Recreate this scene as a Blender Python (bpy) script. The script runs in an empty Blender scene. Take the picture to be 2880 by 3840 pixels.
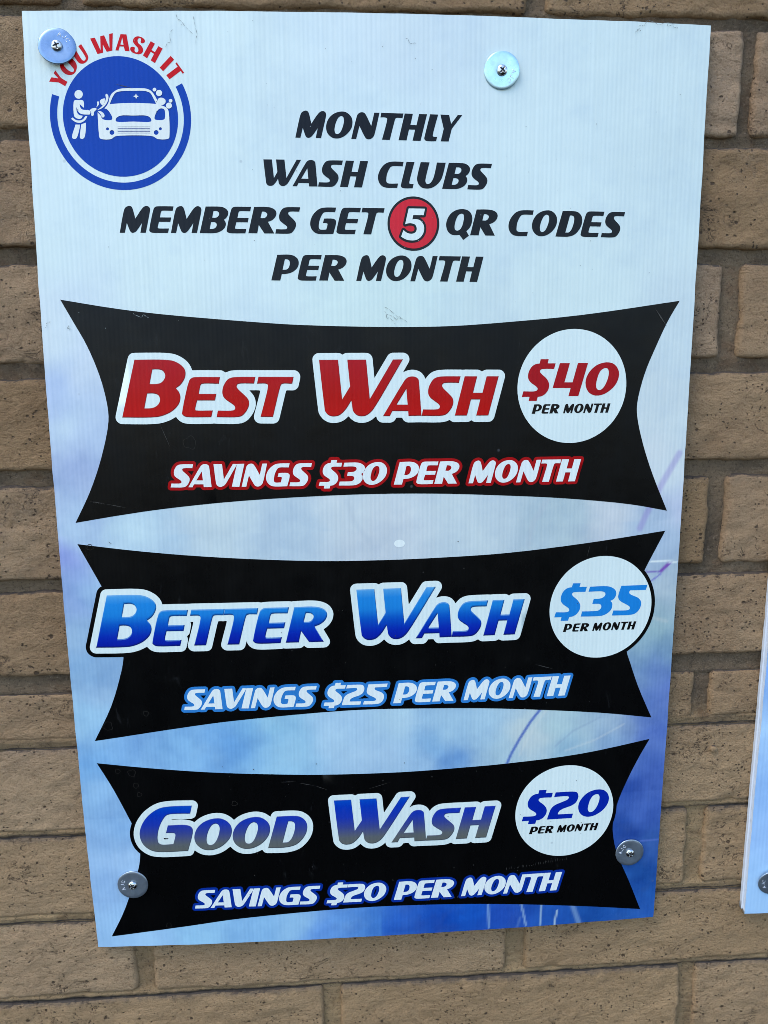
import bpy, math, random
import numpy as np
from mathutils import Vector, Matrix
from mathutils.geometry import delaunay_2d_cdt

# ------------------------------------------------------------------ camera, sky, sun, exposure
scene = bpy.context.scene
COL = scene.collection
HGT = 1.40                                   # height of the board's centre above the ground


def wp(x, y, z=0.0):
    """board coordinates (x right, y up, z out of the wall) -> world"""
    return (x, -z, y + HGT)


cam_d = bpy.data.cameras.new('camera')
cam = bpy.data.objects.new('camera', cam_d)
COL.objects.link(cam)
RC = [[0.9972894760, 0.0200257182, -0.0708002231],
      [-0.0055302043, 0.9799284567, 0.1992727694],
      [0.0733697337, -0.1983410961, 0.9773830834]]
right, up, back = [Vector((RC[0][i], -RC[2][i], RC[1][i])) for i in range(3)]
m = Matrix.Identity(4)
for i, v in enumerate((right, up, back)):
    for j in range(3):
        m[j][i] = v[j]
m.translation = Vector(wp(-0.05523, 0.18072, 0.82669))
cam.matrix_world = m
cam_d.sensor_fit = 'HORIZONTAL'
cam_d.sensor_width = 36.0
cam_d.lens = 36.0 * 3212.36 / 2880.0
cam_d.clip_start = 0.01
cam_d.clip_end = 200.0
scene.camera = cam
scene.cycles.pixel_filter_type = 'BLACKMAN_HARRIS'
scene.cycles.filter_width = 0.85

SUN_EL, SUN_AZ = math.radians(60), math.radians(238)     # azimuth from +Y (behind the wall) towards +X: high, veiled, front left
world = bpy.data.worlds.new("World")
scene.world = world
world.use_nodes = True
nt = world.node_tree
nt.nodes.clear()
sky = nt.nodes.new('ShaderNodeTexSky')
sky.sky_type = 'NISHITA'
sky.sun_disc = False
sky.sun_elevation = SUN_EL
sky.sun_rotation = SUN_AZ
sky.altitude = 0
sky.air_density = 1.0
sky.dust_density = 1.0
sky.ozone_density = 4.0
bg = nt.nodes.new('ShaderNodeBackground')
bg.inputs['Strength'].default_value = 0.15
wo = nt.nodes.new('ShaderNodeOutputWorld')
nt.links.new(sky.outputs[0], bg.inputs['Color'])
nt.links.new(bg.outputs[0], wo.inputs['Surface'])

sun_d = bpy.data.lights.new('sun', 'SUN')
sun_d.energy = 0.5
sun_d.angle = math.radians(22)
sun_d.color = (1.0, 0.96, 0.90)
sun = bpy.data.objects.new('sun', sun_d)
COL.objects.link(sun)
sd = Vector((math.sin(SUN_AZ) * math.cos(SUN_EL), math.cos(SUN_AZ) * math.cos(SUN_EL), math.sin(SUN_EL)))
sun.rotation_euler = sd.to_track_quat('Z', 'Y').to_euler()
sun.location = (-2.0, -3.0, 4.0)

scene.view_settings.view_transform = 'Standard'
scene.view_settings.look = 'None'
scene.view_settings.exposure = 1.45
scene.view_settings.gamma = 1.0

# light colour on the wall (what a white surface of albedo 1 renders as, linear display);
# used to turn colours of paint and ink seen in this shade into real base colours
LIGHT = (0.714, 0.893, 1.19)


def lin(c):
    c = c / 255.0
    return c / 12.92 if c <= 0.04045 else ((c + 0.055) / 1.055) ** 2.4


def alb(rgb, spec=0.0):
    return tuple(min(0.93, max(0.002, (lin(c) - spec) / L)) for c, L in zip(rgb, LIGHT))


GLYPHS = {  # letter outlines, cap height = 1; "s" marks a smooth point
    'M': ['0 0,0.203 0.83 s,0.256 0.935 s,0.348 0.996 s,0.431 1.012 s,0.503 0.98 s,0.549 0.883 s,0.629 0.533,0.905 0.909 s,0.997 0.987 s,1.088 1.012 s,1.179 0.972 s,1.215 0.892 s,1.204 0.806 s,1.009 0.003,0.8 0.004,0.883 0.374,0.691 0.115 s,0.605 0.031 s,0.5 0.001 s,0.422 0.042 s,0.379 0.132 s,0.295 0.37,0.2 -0'],
    'O': ['0.631 1.012 s,0.788 0.989 s,0.932 0.894 s,1.016 0.773 s,1.042 0.613 s,1.011 0.438 s,0.905 0.262 s,0.734 0.108 s,0.576 0.03 s,0.431 0.001 s,0.261 0.022 s,0.13 0.106 s,0.038 0.228 s,0 0.4 s,0.027 0.574 s,0.106 0.737 s,0.238 0.876 s,0.421 0.972 s', '0.604 0.841 s,0.678 0.806 s,0.709 0.703 s,0.69 0.554 s,0.643 0.404 s,0.577 0.266 s,0.511 0.195 s,0.44 0.17 s,0.366 0.198 s,0.335 0.285 s,0.341 0.421 s,0.381 0.571 s,0.441 0.708 s,0.512 0.802 s'],
    'N': ['0 -0.002,0.196 -0,0.327 0.492,0.532 0.103 s,0.597 0.025 s,0.694 0 s,0.794 0.028 s,0.886 0.112 s,0.925 0.199 s,1.12 1.001,0.914 1,0.793 0.505,0.561 0.941 s,0.504 0.989 s,0.425 1.004 s,0.321 0.976 s,0.243 0.896 s,0.212 0.809 s'],
    'T': ['0.039 1.002,0.916 0.999,0.878 0.825,0.645 0.827 s,0.601 0.801 s,0.572 0.731 s,0.378 -0.003,0.066 0,0.269 0.756 s,0.261 0.808 s,0.218 0.829 s,0 0.831'],
    'H': ['0.242 1.002,0.567 0.998,0.469 0.581,0.714 0.579,0.814 0.999,1.13 0.997,0.881 -0.007,0.561 -0.007,0.659 0.406,0.417 0.408,0.319 -0.003,0 -0.003'],
    'L': ['0.224 1.001,0.546 0.998,0.345 0.243 s,0.346 0.186 s,0.389 0.164 s,0.516 0.162,0.477 -0.005,0.133 -0.008 s,0.041 0.017 s,0 0.084 s,0.013 0.16 s'],
    'Y': ['0 1.001,0.35 1,0.435 0.664,0.7 1.007,0.881 1.007,0.465 0.477,0.345 0,0.026 -0.003,0.141 0.468'],
    'B': ['0.263 1,0.791 1 s,0.939 0.977 s,1.062 0.908 s,1.122 0.83 s,1.132 0.75 s,1.103 0.658 s,1.036 0.566 s,0.956 0.507,1.007 0.439 s,1.026 0.347 s,0.999 0.243 s,0.925 0.15 s,0.818 0.075 s,0.665 0.017 s,0.49 -0.002 s,0 0', '0.563 0.831,0.681 0.831 s,0.748 0.802 s,0.779 0.733 s,0.759 0.665 s,0.693 0.602 s,0.623 0.585 s,0.505 0.583', '0.454 0.416,0.575 0.415 s,0.648 0.383 s,0.671 0.313 s,0.647 0.244 s,0.581 0.186 s,0.499 0.163 s,0.393 0.16'],
    'E': ['0.973 0.999,0.935 0.83,0.525 0.828 s,0.492 0.806 s,0.473 0.757 s,0.433 0.584,0.867 0.583,0.828 0.415,0.386 0.417,0.331 0.212 s,0.335 0.182 s,0.359 0.172 s,0.764 0.17,0.721 0,0.137 0.003 s,0.055 0.025 s,0 0.08 s,0.003 0.138 s,0.199 0.889 s,0.243 0.955 s,0.31 0.991 s,0.393 1 s'],
    'W': ['0 0.997,0.334 0.998,0.401 0.302,0.543 0.532,0.498 0.999,0.83 1,0.894 0.307,1.31 1.002,1.486 1.003,0.972 0.144 s,0.913 0.073 s,0.829 0.014 s,0.746 -0.001 s,0.662 0.02 s,0.597 0.092 s,0.579 0.175 s,0.565 0.281,0.484 0.151 s,0.412 0.068 s,0.341 0.017 s,0.246 -0 s,0.163 0.021 s,0.098 0.092 s,0.084 0.175 s'],
    'A': ['0 0,0.529 0.87 s,0.58 0.937 s,0.649 0.984 s,0.76 1.002 s,0.855 0.977 s,0.907 0.926 s,0.919 0.867 s,0.992 0.002,0.658 -0.001,0.65 0.122,0.241 0.127,0.176 -0.002', '0.598 0.687,0.633 0.29,0.352 0.293'],
    'S': ['0.996 1.001,0.956 0.832,0.583 0.828 s,0.535 0.8 s,0.523 0.758 s,0.55 0.707 s,0.708 0.553 s,0.797 0.45 s,0.821 0.348 s,0.8 0.245 s,0.732 0.126 s,0.638 0.032 s,0.525 -0.001 s,0 0,0.037 0.166,0.41 0.17 s,0.458 0.197 s,0.47 0.239 s,0.443 0.291 s,0.303 0.394 s,0.206 0.479 s,0.166 0.573 s,0.17 0.692 s,0.212 0.81 s,0.296 0.928 s,0.382 0.978 s,0.503 0.998 s'],
    'R': ['0.252 0.998,0.707 1.003 s,0.919 0.972 s,1.065 0.892 s,1.117 0.777 s,1.077 0.635 s,0.943 0.505 s,0.778 0.439,1.015 0,0.625 0.002,0.418 0.32,0.348 0.004,0 0.006', '0.555 0.822,0.626 0.823 s,0.719 0.79 s,0.758 0.729 s,0.718 0.636 s,0.638 0.584 s,0.492 0.583'],
    'P': ['0.258 0.998,0.76 1.004 s,0.944 0.952 s,1.075 0.837 s,1.113 0.696 s,1.07 0.529 s,0.922 0.372 s,0.721 0.28 s,0.535 0.25 s,0.424 0.247,0.358 -0.002,0 0', '0.559 0.824,0.638 0.825 s,0.717 0.795 s,0.755 0.706 s,0.74 0.577 s,0.671 0.46 s,0.578 0.423 s,0.459 0.42'],
    'C': ['1.024 0.998,0.985 0.825,0.583 0.822 s,0.503 0.785 s,0.423 0.669 s,0.356 0.503 s,0.33 0.325 s,0.343 0.211 s,0.41 0.169 s,0.806 0.169,0.769 0,0.344 -0 s,0.183 0.043 s,0.062 0.155 s,0 0.319 s,0.008 0.496 s,0.088 0.688 s,0.235 0.868 s,0.395 0.96 s,0.582 0.999 s'],
    'U': ['0.143 1.002,0.501 1,0.36 0.435 s,0.34 0.281 s,0.373 0.197 s,0.442 0.173 s,0.531 0.208 s,0.625 0.326 s,0.691 0.494 s,0.799 0.999,1.158 1,1.045 0.527 s,0.966 0.333 s,0.805 0.15 s,0.615 0.035 s,0.425 -0.004 s,0.206 0.027 s,0.069 0.148 s,0 0.326 s,0.012 0.479 s'],
    'Q': ['0.822 0.161,0.929 -0.014,0.7 -0.181,0.546 0.015,0.426 0.001 s,0.218 0.025 s,0.065 0.155 s,0 0.377 s,0.034 0.586 s,0.157 0.796 s,0.349 0.941 s,0.514 0.994 s,0.666 1.007 s,0.846 0.972 s,0.986 0.869 s,1.057 0.674 s,1.032 0.465 s,0.965 0.307 s', '0.62 0.832 s,0.696 0.796 s,0.719 0.697 s,0.698 0.54 s,0.645 0.356 s,0.563 0.225 s,0.439 0.177 s,0.361 0.218 s,0.34 0.328 s,0.366 0.498 s,0.42 0.655 s,0.502 0.778 s'],
    'G': ['1.03 1.001,0.989 0.826,0.61 0.825 s,0.53 0.796 s,0.449 0.687 s,0.367 0.494 s,0.336 0.313 s,0.346 0.211 s,0.404 0.165 s,0.631 0.169,0.681 0.37 s,0.665 0.403 s,0.62 0.413 s,0.502 0.413,0.549 0.584,0.875 0.584 s,0.982 0.547 s,1.021 0.465 s,0.906 0,0.336 -0.003 s,0.189 0.041 s,0.057 0.168 s,0 0.347 s,0.021 0.527 s,0.116 0.72 s,0.264 0.876 s,0.425 0.968 s,0.611 0.999 s'],
    'D': ['0.272 0.997,0.733 0.998 s,0.904 0.966 s,1.05 0.845 s,1.108 0.675 s,1.079 0.452 s,0.972 0.253 s,0.792 0.08 s,0.539 0.002 s,0 0', '0.583 0.823,0.668 0.824 s,0.746 0.783 s,0.767 0.671 s,0.736 0.474 s,0.658 0.277 s,0.562 0.173 s,0.477 0.162 s,0.412 0.161'],
    '$': ['0.56 1.126,0.812 1.124,0.782 1.001,1.031 0.999,0.99 0.83,0.632 0.831 s,0.57 0.81 s,0.548 0.76 s,0.584 0.7 s,0.744 0.559 s,0.828 0.438 s,0.85 0.327 s,0.819 0.197 s,0.729 0.077 s,0.615 0.014 s,0.501 -0.005,0.469 -0.127,0.218 -0.124,0.244 -0.001,0 0,0.047 0.17,0.422 0.169 s,0.48 0.201 s,0.487 0.251 s,0.45 0.302 s,0.269 0.434 s,0.2 0.525 s,0.18 0.625 s,0.198 0.744 s,0.277 0.892 s,0.399 0.977 s,0.531 0.999'],
    '4': ['0.205 1.003,0.52 1,0.369 0.424,0.626 0.421,0.775 1,1.096 0.997,0.825 0.002,0.507 0.002,0.572 0.248,0 0.255'],
    '0': ['0.691 1.012 s,0.855 0.976 s,0.989 0.864 s,1.062 0.7 s,1.059 0.558 s,0.992 0.375 s,0.849 0.202 s,0.639 0.062 s,0.447 0.009 s,0.296 0.015 s,0.142 0.089 s,0.04 0.223 s,0 0.407 s,0.035 0.589 s,0.155 0.78 s,0.32 0.92 s,0.51 0.994 s', '0.624 0.841 s,0.701 0.81 s,0.734 0.704 s,0.714 0.541 s,0.657 0.379 s,0.587 0.257 s,0.504 0.187 s,0.429 0.175 s,0.369 0.219 s,0.34 0.321 s,0.361 0.484 s,0.417 0.666 s,0.498 0.787 s'],
    '3': ['0.251 0.999,0.797 1.001 s,0.958 0.967 s,1.101 0.873 s,1.154 0.758 s,1.139 0.657 s,1.078 0.557 s,0.973 0.499,1.03 0.434 s,1.047 0.342 s,1.022 0.218 s,0.917 0.096 s,0.751 0.015 s,0.56 -0.006 s,0 -0.001,0.039 0.171,0.468 0.173 s,0.581 0.187 s,0.662 0.253 s,0.68 0.32 s,0.646 0.389 s,0.554 0.415 s,0.366 0.414,0.402 0.583,0.599 0.588 s,0.71 0.621 s,0.783 0.702 s,0.774 0.777 s,0.696 0.824 s,0.21 0.83'],
    '5': ['0.255 0.997,1.144 1.004,1.105 0.836,0.567 0.835,0.538 0.775 s,0.565 0.718 s,0.672 0.658 s,0.861 0.572 s,0.962 0.456 s,0.977 0.33 s,0.927 0.173 s,0.81 0.051 s,0.676 0.006 s,0 0,0.043 0.169,0.549 0.17 s,0.603 0.207 s,0.599 0.264 s,0.537 0.322 s,0.299 0.455 s,0.215 0.526 s,0.173 0.629 s,0.184 0.73 s'],
    '2': ['0.263 1.004,0.876 0.994 s,0.994 0.96 s,1.05 0.857 s,1.042 0.708 s,0.968 0.563 s,0.833 0.473 s,0.536 0.369 s,0.424 0.302 s,0.381 0.229 s,0.372 0.172,0.903 0.164,0.865 0,0 0.002,0.078 0.276 s,0.14 0.422 s,0.251 0.527 s,0.478 0.623 s,0.682 0.709 s,0.729 0.78 s,0.699 0.827 s,0.213 0.834'],
    'V': ['0 0.999,0.363 1,0.422 0.322,0.829 1,1.014 0.994,0.554 0.232 s,0.462 0.1 s,0.358 0.028 s,0.256 -0.001 s,0.142 0.046 s,0.088 0.135 s,0.072 0.239 s'],
    'I': ['0.255 0.996,0.568 1.004,0.323 -0.004,0 0.007'],
}
LINES = {  # print line -> (angle, [(letter, x, y, cap height)]), in metres from the board centre
    'head': [(-0.01173, [('M', -0.07312, 0.35414, 0.02242), ('O', -0.04604, 0.35382, 0.02242), ('N', -0.02388, 0.35356, 0.02242), ('T', 0.00199, 0.35326, 0.02242), ('H', 0.01825, 0.35307, 0.02242), ('L', 0.04133, 0.3528, 0.02242), ('Y', 0.05559, 0.35263, 0.02242)]), (-0.00821, [('W', -0.1019, 0.31351, 0.02236), ('A', -0.07666, 0.3133, 0.02236), ('S', -0.054, 0.31312, 0.02236), ('H', -0.03452, 0.31296, 0.02236)]), (-0.00821, [('C', -0.00034, 0.31268, 0.02236), ('L', 0.02014, 0.31251, 0.02236), ('U', 0.03477, 0.31239, 0.02236), ('B', 0.05759, 0.3122, 0.02236), ('S', 0.08069, 0.31201, 0.02236)]), (-0.00454, [('M', -0.23049, 0.27341, 0.02274), ('E', -0.20432, 0.2733, 0.02274), ('M', -0.18539, 0.27321, 0.02274), ('B', -0.15998, 0.27309, 0.02274), ('E', -0.13606, 0.27299, 0.02274), ('R', -0.11699, 0.2729, 0.02274), ('S', -0.09303, 0.27279, 0.02274)]), (-0.00454, [('G', -0.06172, 0.27265, 0.02274), ('E', -0.03824, 0.27254, 0.02274), ('T', -0.01557, 0.27244, 0.02274)]), (-0.00454, [('Q', 0.06147, 0.27209, 0.02274), ('R', 0.08366, 0.27199, 0.02274)]), (-0.00454, [('C', 0.11944, 0.27183, 0.02274), ('O', 0.14143, 0.27173, 0.02274), ('D', 0.16401, 0.27162, 0.02274), ('E', 0.18814, 0.27152, 0.02274), ('S', 0.20773, 0.27143, 0.02274)]), (-0.00624, [('P', -0.09777, 0.23212, 0.02244), ('E', -0.0739, 0.23197, 0.02244), ('R', -0.05467, 0.23185, 0.02244)]), (-0.00624, [('M', -0.02102, 0.23164, 0.02244), ('O', 0.00623, 0.23147, 0.02244), ('N', 0.02854, 0.23133, 0.02244), ('T', 0.05458, 0.23117, 0.02244), ('H', 0.07095, 0.23107, 0.02244)])],
    'sav1': [(-0.00626, [('S', -0.19715, 0.04454, 0.0217), ('A', -0.18078, 0.04444, 0.0217), ('V', -0.15673, 0.04428, 0.0217), ('I', -0.14046, 0.04418, 0.0217), ('N', -0.13126, 0.04412, 0.0217), ('G', -0.10828, 0.04398, 0.0217), ('S', -0.08658, 0.04384, 0.0217)]), (-0.00626, [('$', -0.0589, 0.04367, 0.0217), ('3', -0.03995, 0.04355, 0.0217), ('0', -0.01707, 0.04341, 0.0217)]), (-0.00626, [('P', 0.0126, 0.04322, 0.0217), ('E', 0.03433, 0.04309, 0.0217), ('R', 0.05165, 0.04298, 0.0217)]), (-0.00626, [('M', 0.08508, 0.04277, 0.0217), ('O', 0.1109, 0.04261, 0.0217), ('N', 0.13204, 0.04248, 0.0217), ('T', 0.15671, 0.04232, 0.0217), ('H', 0.17221, 0.04222, 0.0217)])],
    'sav2': [(-0.00619, [('S', -0.19675, -0.18027, 0.02166), ('A', -0.18047, -0.18037, 0.02166), ('V', -0.15656, -0.18052, 0.02166), ('I', -0.14038, -0.18062, 0.02166), ('N', -0.13123, -0.18067, 0.02166), ('G', -0.10838, -0.18082, 0.02166), ('S', -0.0868, -0.18095, 0.02166)]), (-0.00619, [('$', -0.0586, -0.18112, 0.02166), ('2', -0.04053, -0.18123, 0.02166), ('5', -0.01902, -0.18137, 0.02166)]), (-0.00619, [('P', 0.0114, -0.18156, 0.02166), ('E', 0.03362, -0.18169, 0.02166), ('R', 0.05133, -0.1818, 0.02166)]), (-0.00619, [('M', 0.08369, -0.182, 0.02166), ('O', 0.10954, -0.18216, 0.02166), ('N', 0.1307, -0.18229, 0.02166), ('T', 0.1554, -0.18245, 0.02166), ('H', 0.17092, -0.18254, 0.02166)])],
    'sav3': [(-0.00441, [('S', -0.19917, -0.4111, 0.02242), ('A', -0.1828, -0.41117, 0.02242), ('V', -0.15875, -0.41127, 0.02242), ('I', -0.14248, -0.41135, 0.02242), ('N', -0.13328, -0.41139, 0.02242), ('G', -0.1103, -0.41149, 0.02242), ('S', -0.0886, -0.41158, 0.02242)]), (-0.00441, [('$', -0.06008, -0.41171, 0.02242), ('2', -0.04233, -0.41179, 0.02242), ('0', -0.01993, -0.41189, 0.02242)]), (-0.00441, [('P', 0.01216, -0.41203, 0.02242), ('E', 0.03449, -0.41213, 0.02242), ('R', 0.0523, -0.41221, 0.02242)]), (-0.00441, [('M', 0.08531, -0.41235, 0.02242), ('O', 0.11076, -0.41246, 0.02242), ('N', 0.13161, -0.41256, 0.02242), ('T', 0.15593, -0.41266, 0.02242), ('H', 0.17122, -0.41273, 0.02242)])],
    'price1': [(0.00059, [('$', 0.1356, 0.1248, 0.03131), ('4', 0.16567, 0.12482, 0.03131), ('0', 0.19818, 0.12484, 0.03131)])],
    'price2': [(-0.01855, [('$', 0.17558, -0.09716, 0.03136), ('3', 0.20335, -0.09768, 0.03136), ('5', 0.2364, -0.09829, 0.03136)])],
    'price3': [(-0.00492, [('$', 0.14926, -0.32511, 0.03164), ('2', 0.17673, -0.32524, 0.03164), ('0', 0.21071, -0.32541, 0.03164)])],
    'pm1': [(-0.002, [('P', 0.14575, 0.10862, 0.00895), ('E', 0.15544, 0.1086, 0.00895), ('R', 0.16317, 0.10859, 0.00895)]), (-0.002, [('M', 0.17684, 0.10856, 0.00895), ('O', 0.18789, 0.10854, 0.00895), ('N', 0.19694, 0.10852, 0.00895), ('T', 0.2075, 0.1085, 0.00895), ('H', 0.21413, 0.10849, 0.00895)])],
    'pm2': [(-0.01687, [('P', 0.18517, -0.11331, 0.00866), ('E', 0.19506, -0.11348, 0.00866), ('R', 0.20295, -0.11361, 0.00866)]), (-0.01687, [('M', 0.21623, -0.11383, 0.00866), ('O', 0.22724, -0.11402, 0.00866), ('N', 0.23625, -0.11417, 0.00866), ('T', 0.24677, -0.11435, 0.00866), ('H', 0.25338, -0.11446, 0.00866)])],
    'pm3': [(-0.01097, [('P', 0.15773, -0.3413, 0.00872), ('E', 0.16723, -0.34141, 0.00872), ('R', 0.1748, -0.34149, 0.00872)]), (-0.01097, [('M', 0.18836, -0.34164, 0.00872), ('O', 0.19909, -0.34175, 0.00872), ('N', 0.20788, -0.34185, 0.00872), ('T', 0.21813, -0.34196, 0.00872), ('H', 0.22458, -0.34203, 0.00872)])],
    'big1': [(-0.00666, [('B', -0.23779, 0.11022, 0.05236), ('E', -0.18314, 0.10986, 0.03679), ('S', -0.15177, 0.10965, 0.03679), ('T', -0.11388, 0.1094, 0.03679)]), (-0.00666, [('W', -0.05661, 0.10902, 0.05236), ('A', 0.00255, 0.10862, 0.03679), ('S', 0.03919, 0.10838, 0.03679), ('H', 0.07093, 0.10817, 0.03679)])],
    'big2': [(-0.0016, [('B', -0.27747, -0.11234, 0.05285), ('E', -0.22325, -0.11242, 0.0368), ('T', -0.1858, -0.11248, 0.0368), ('T', -0.15368, -0.11254, 0.0368), ('E', -0.12614, -0.11258, 0.0368), ('R', -0.09451, -0.11263, 0.0368)]), (-0.0016, [('W', -0.02458, -0.11274, 0.05285), ('A', 0.034, -0.11284, 0.0368), ('S', 0.07023, -0.11289, 0.0368), ('H', 0.10262, -0.11295, 0.0368)])],
    'big3': [(-0.00403, [('G', -0.25028, -0.34006, 0.0532), ('O', -0.19489, -0.34028, 0.03719), ('O', -0.15563, -0.34044, 0.03719), ('D', -0.11962, -0.34058, 0.03719)]), (-0.00403, [('W', -0.05038, -0.34086, 0.0532), ('A', 0.00956, -0.3411, 0.03719), ('S', 0.04603, -0.34125, 0.03719), ('H', 0.07822, -0.34138, 0.03719)])],
}
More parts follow.
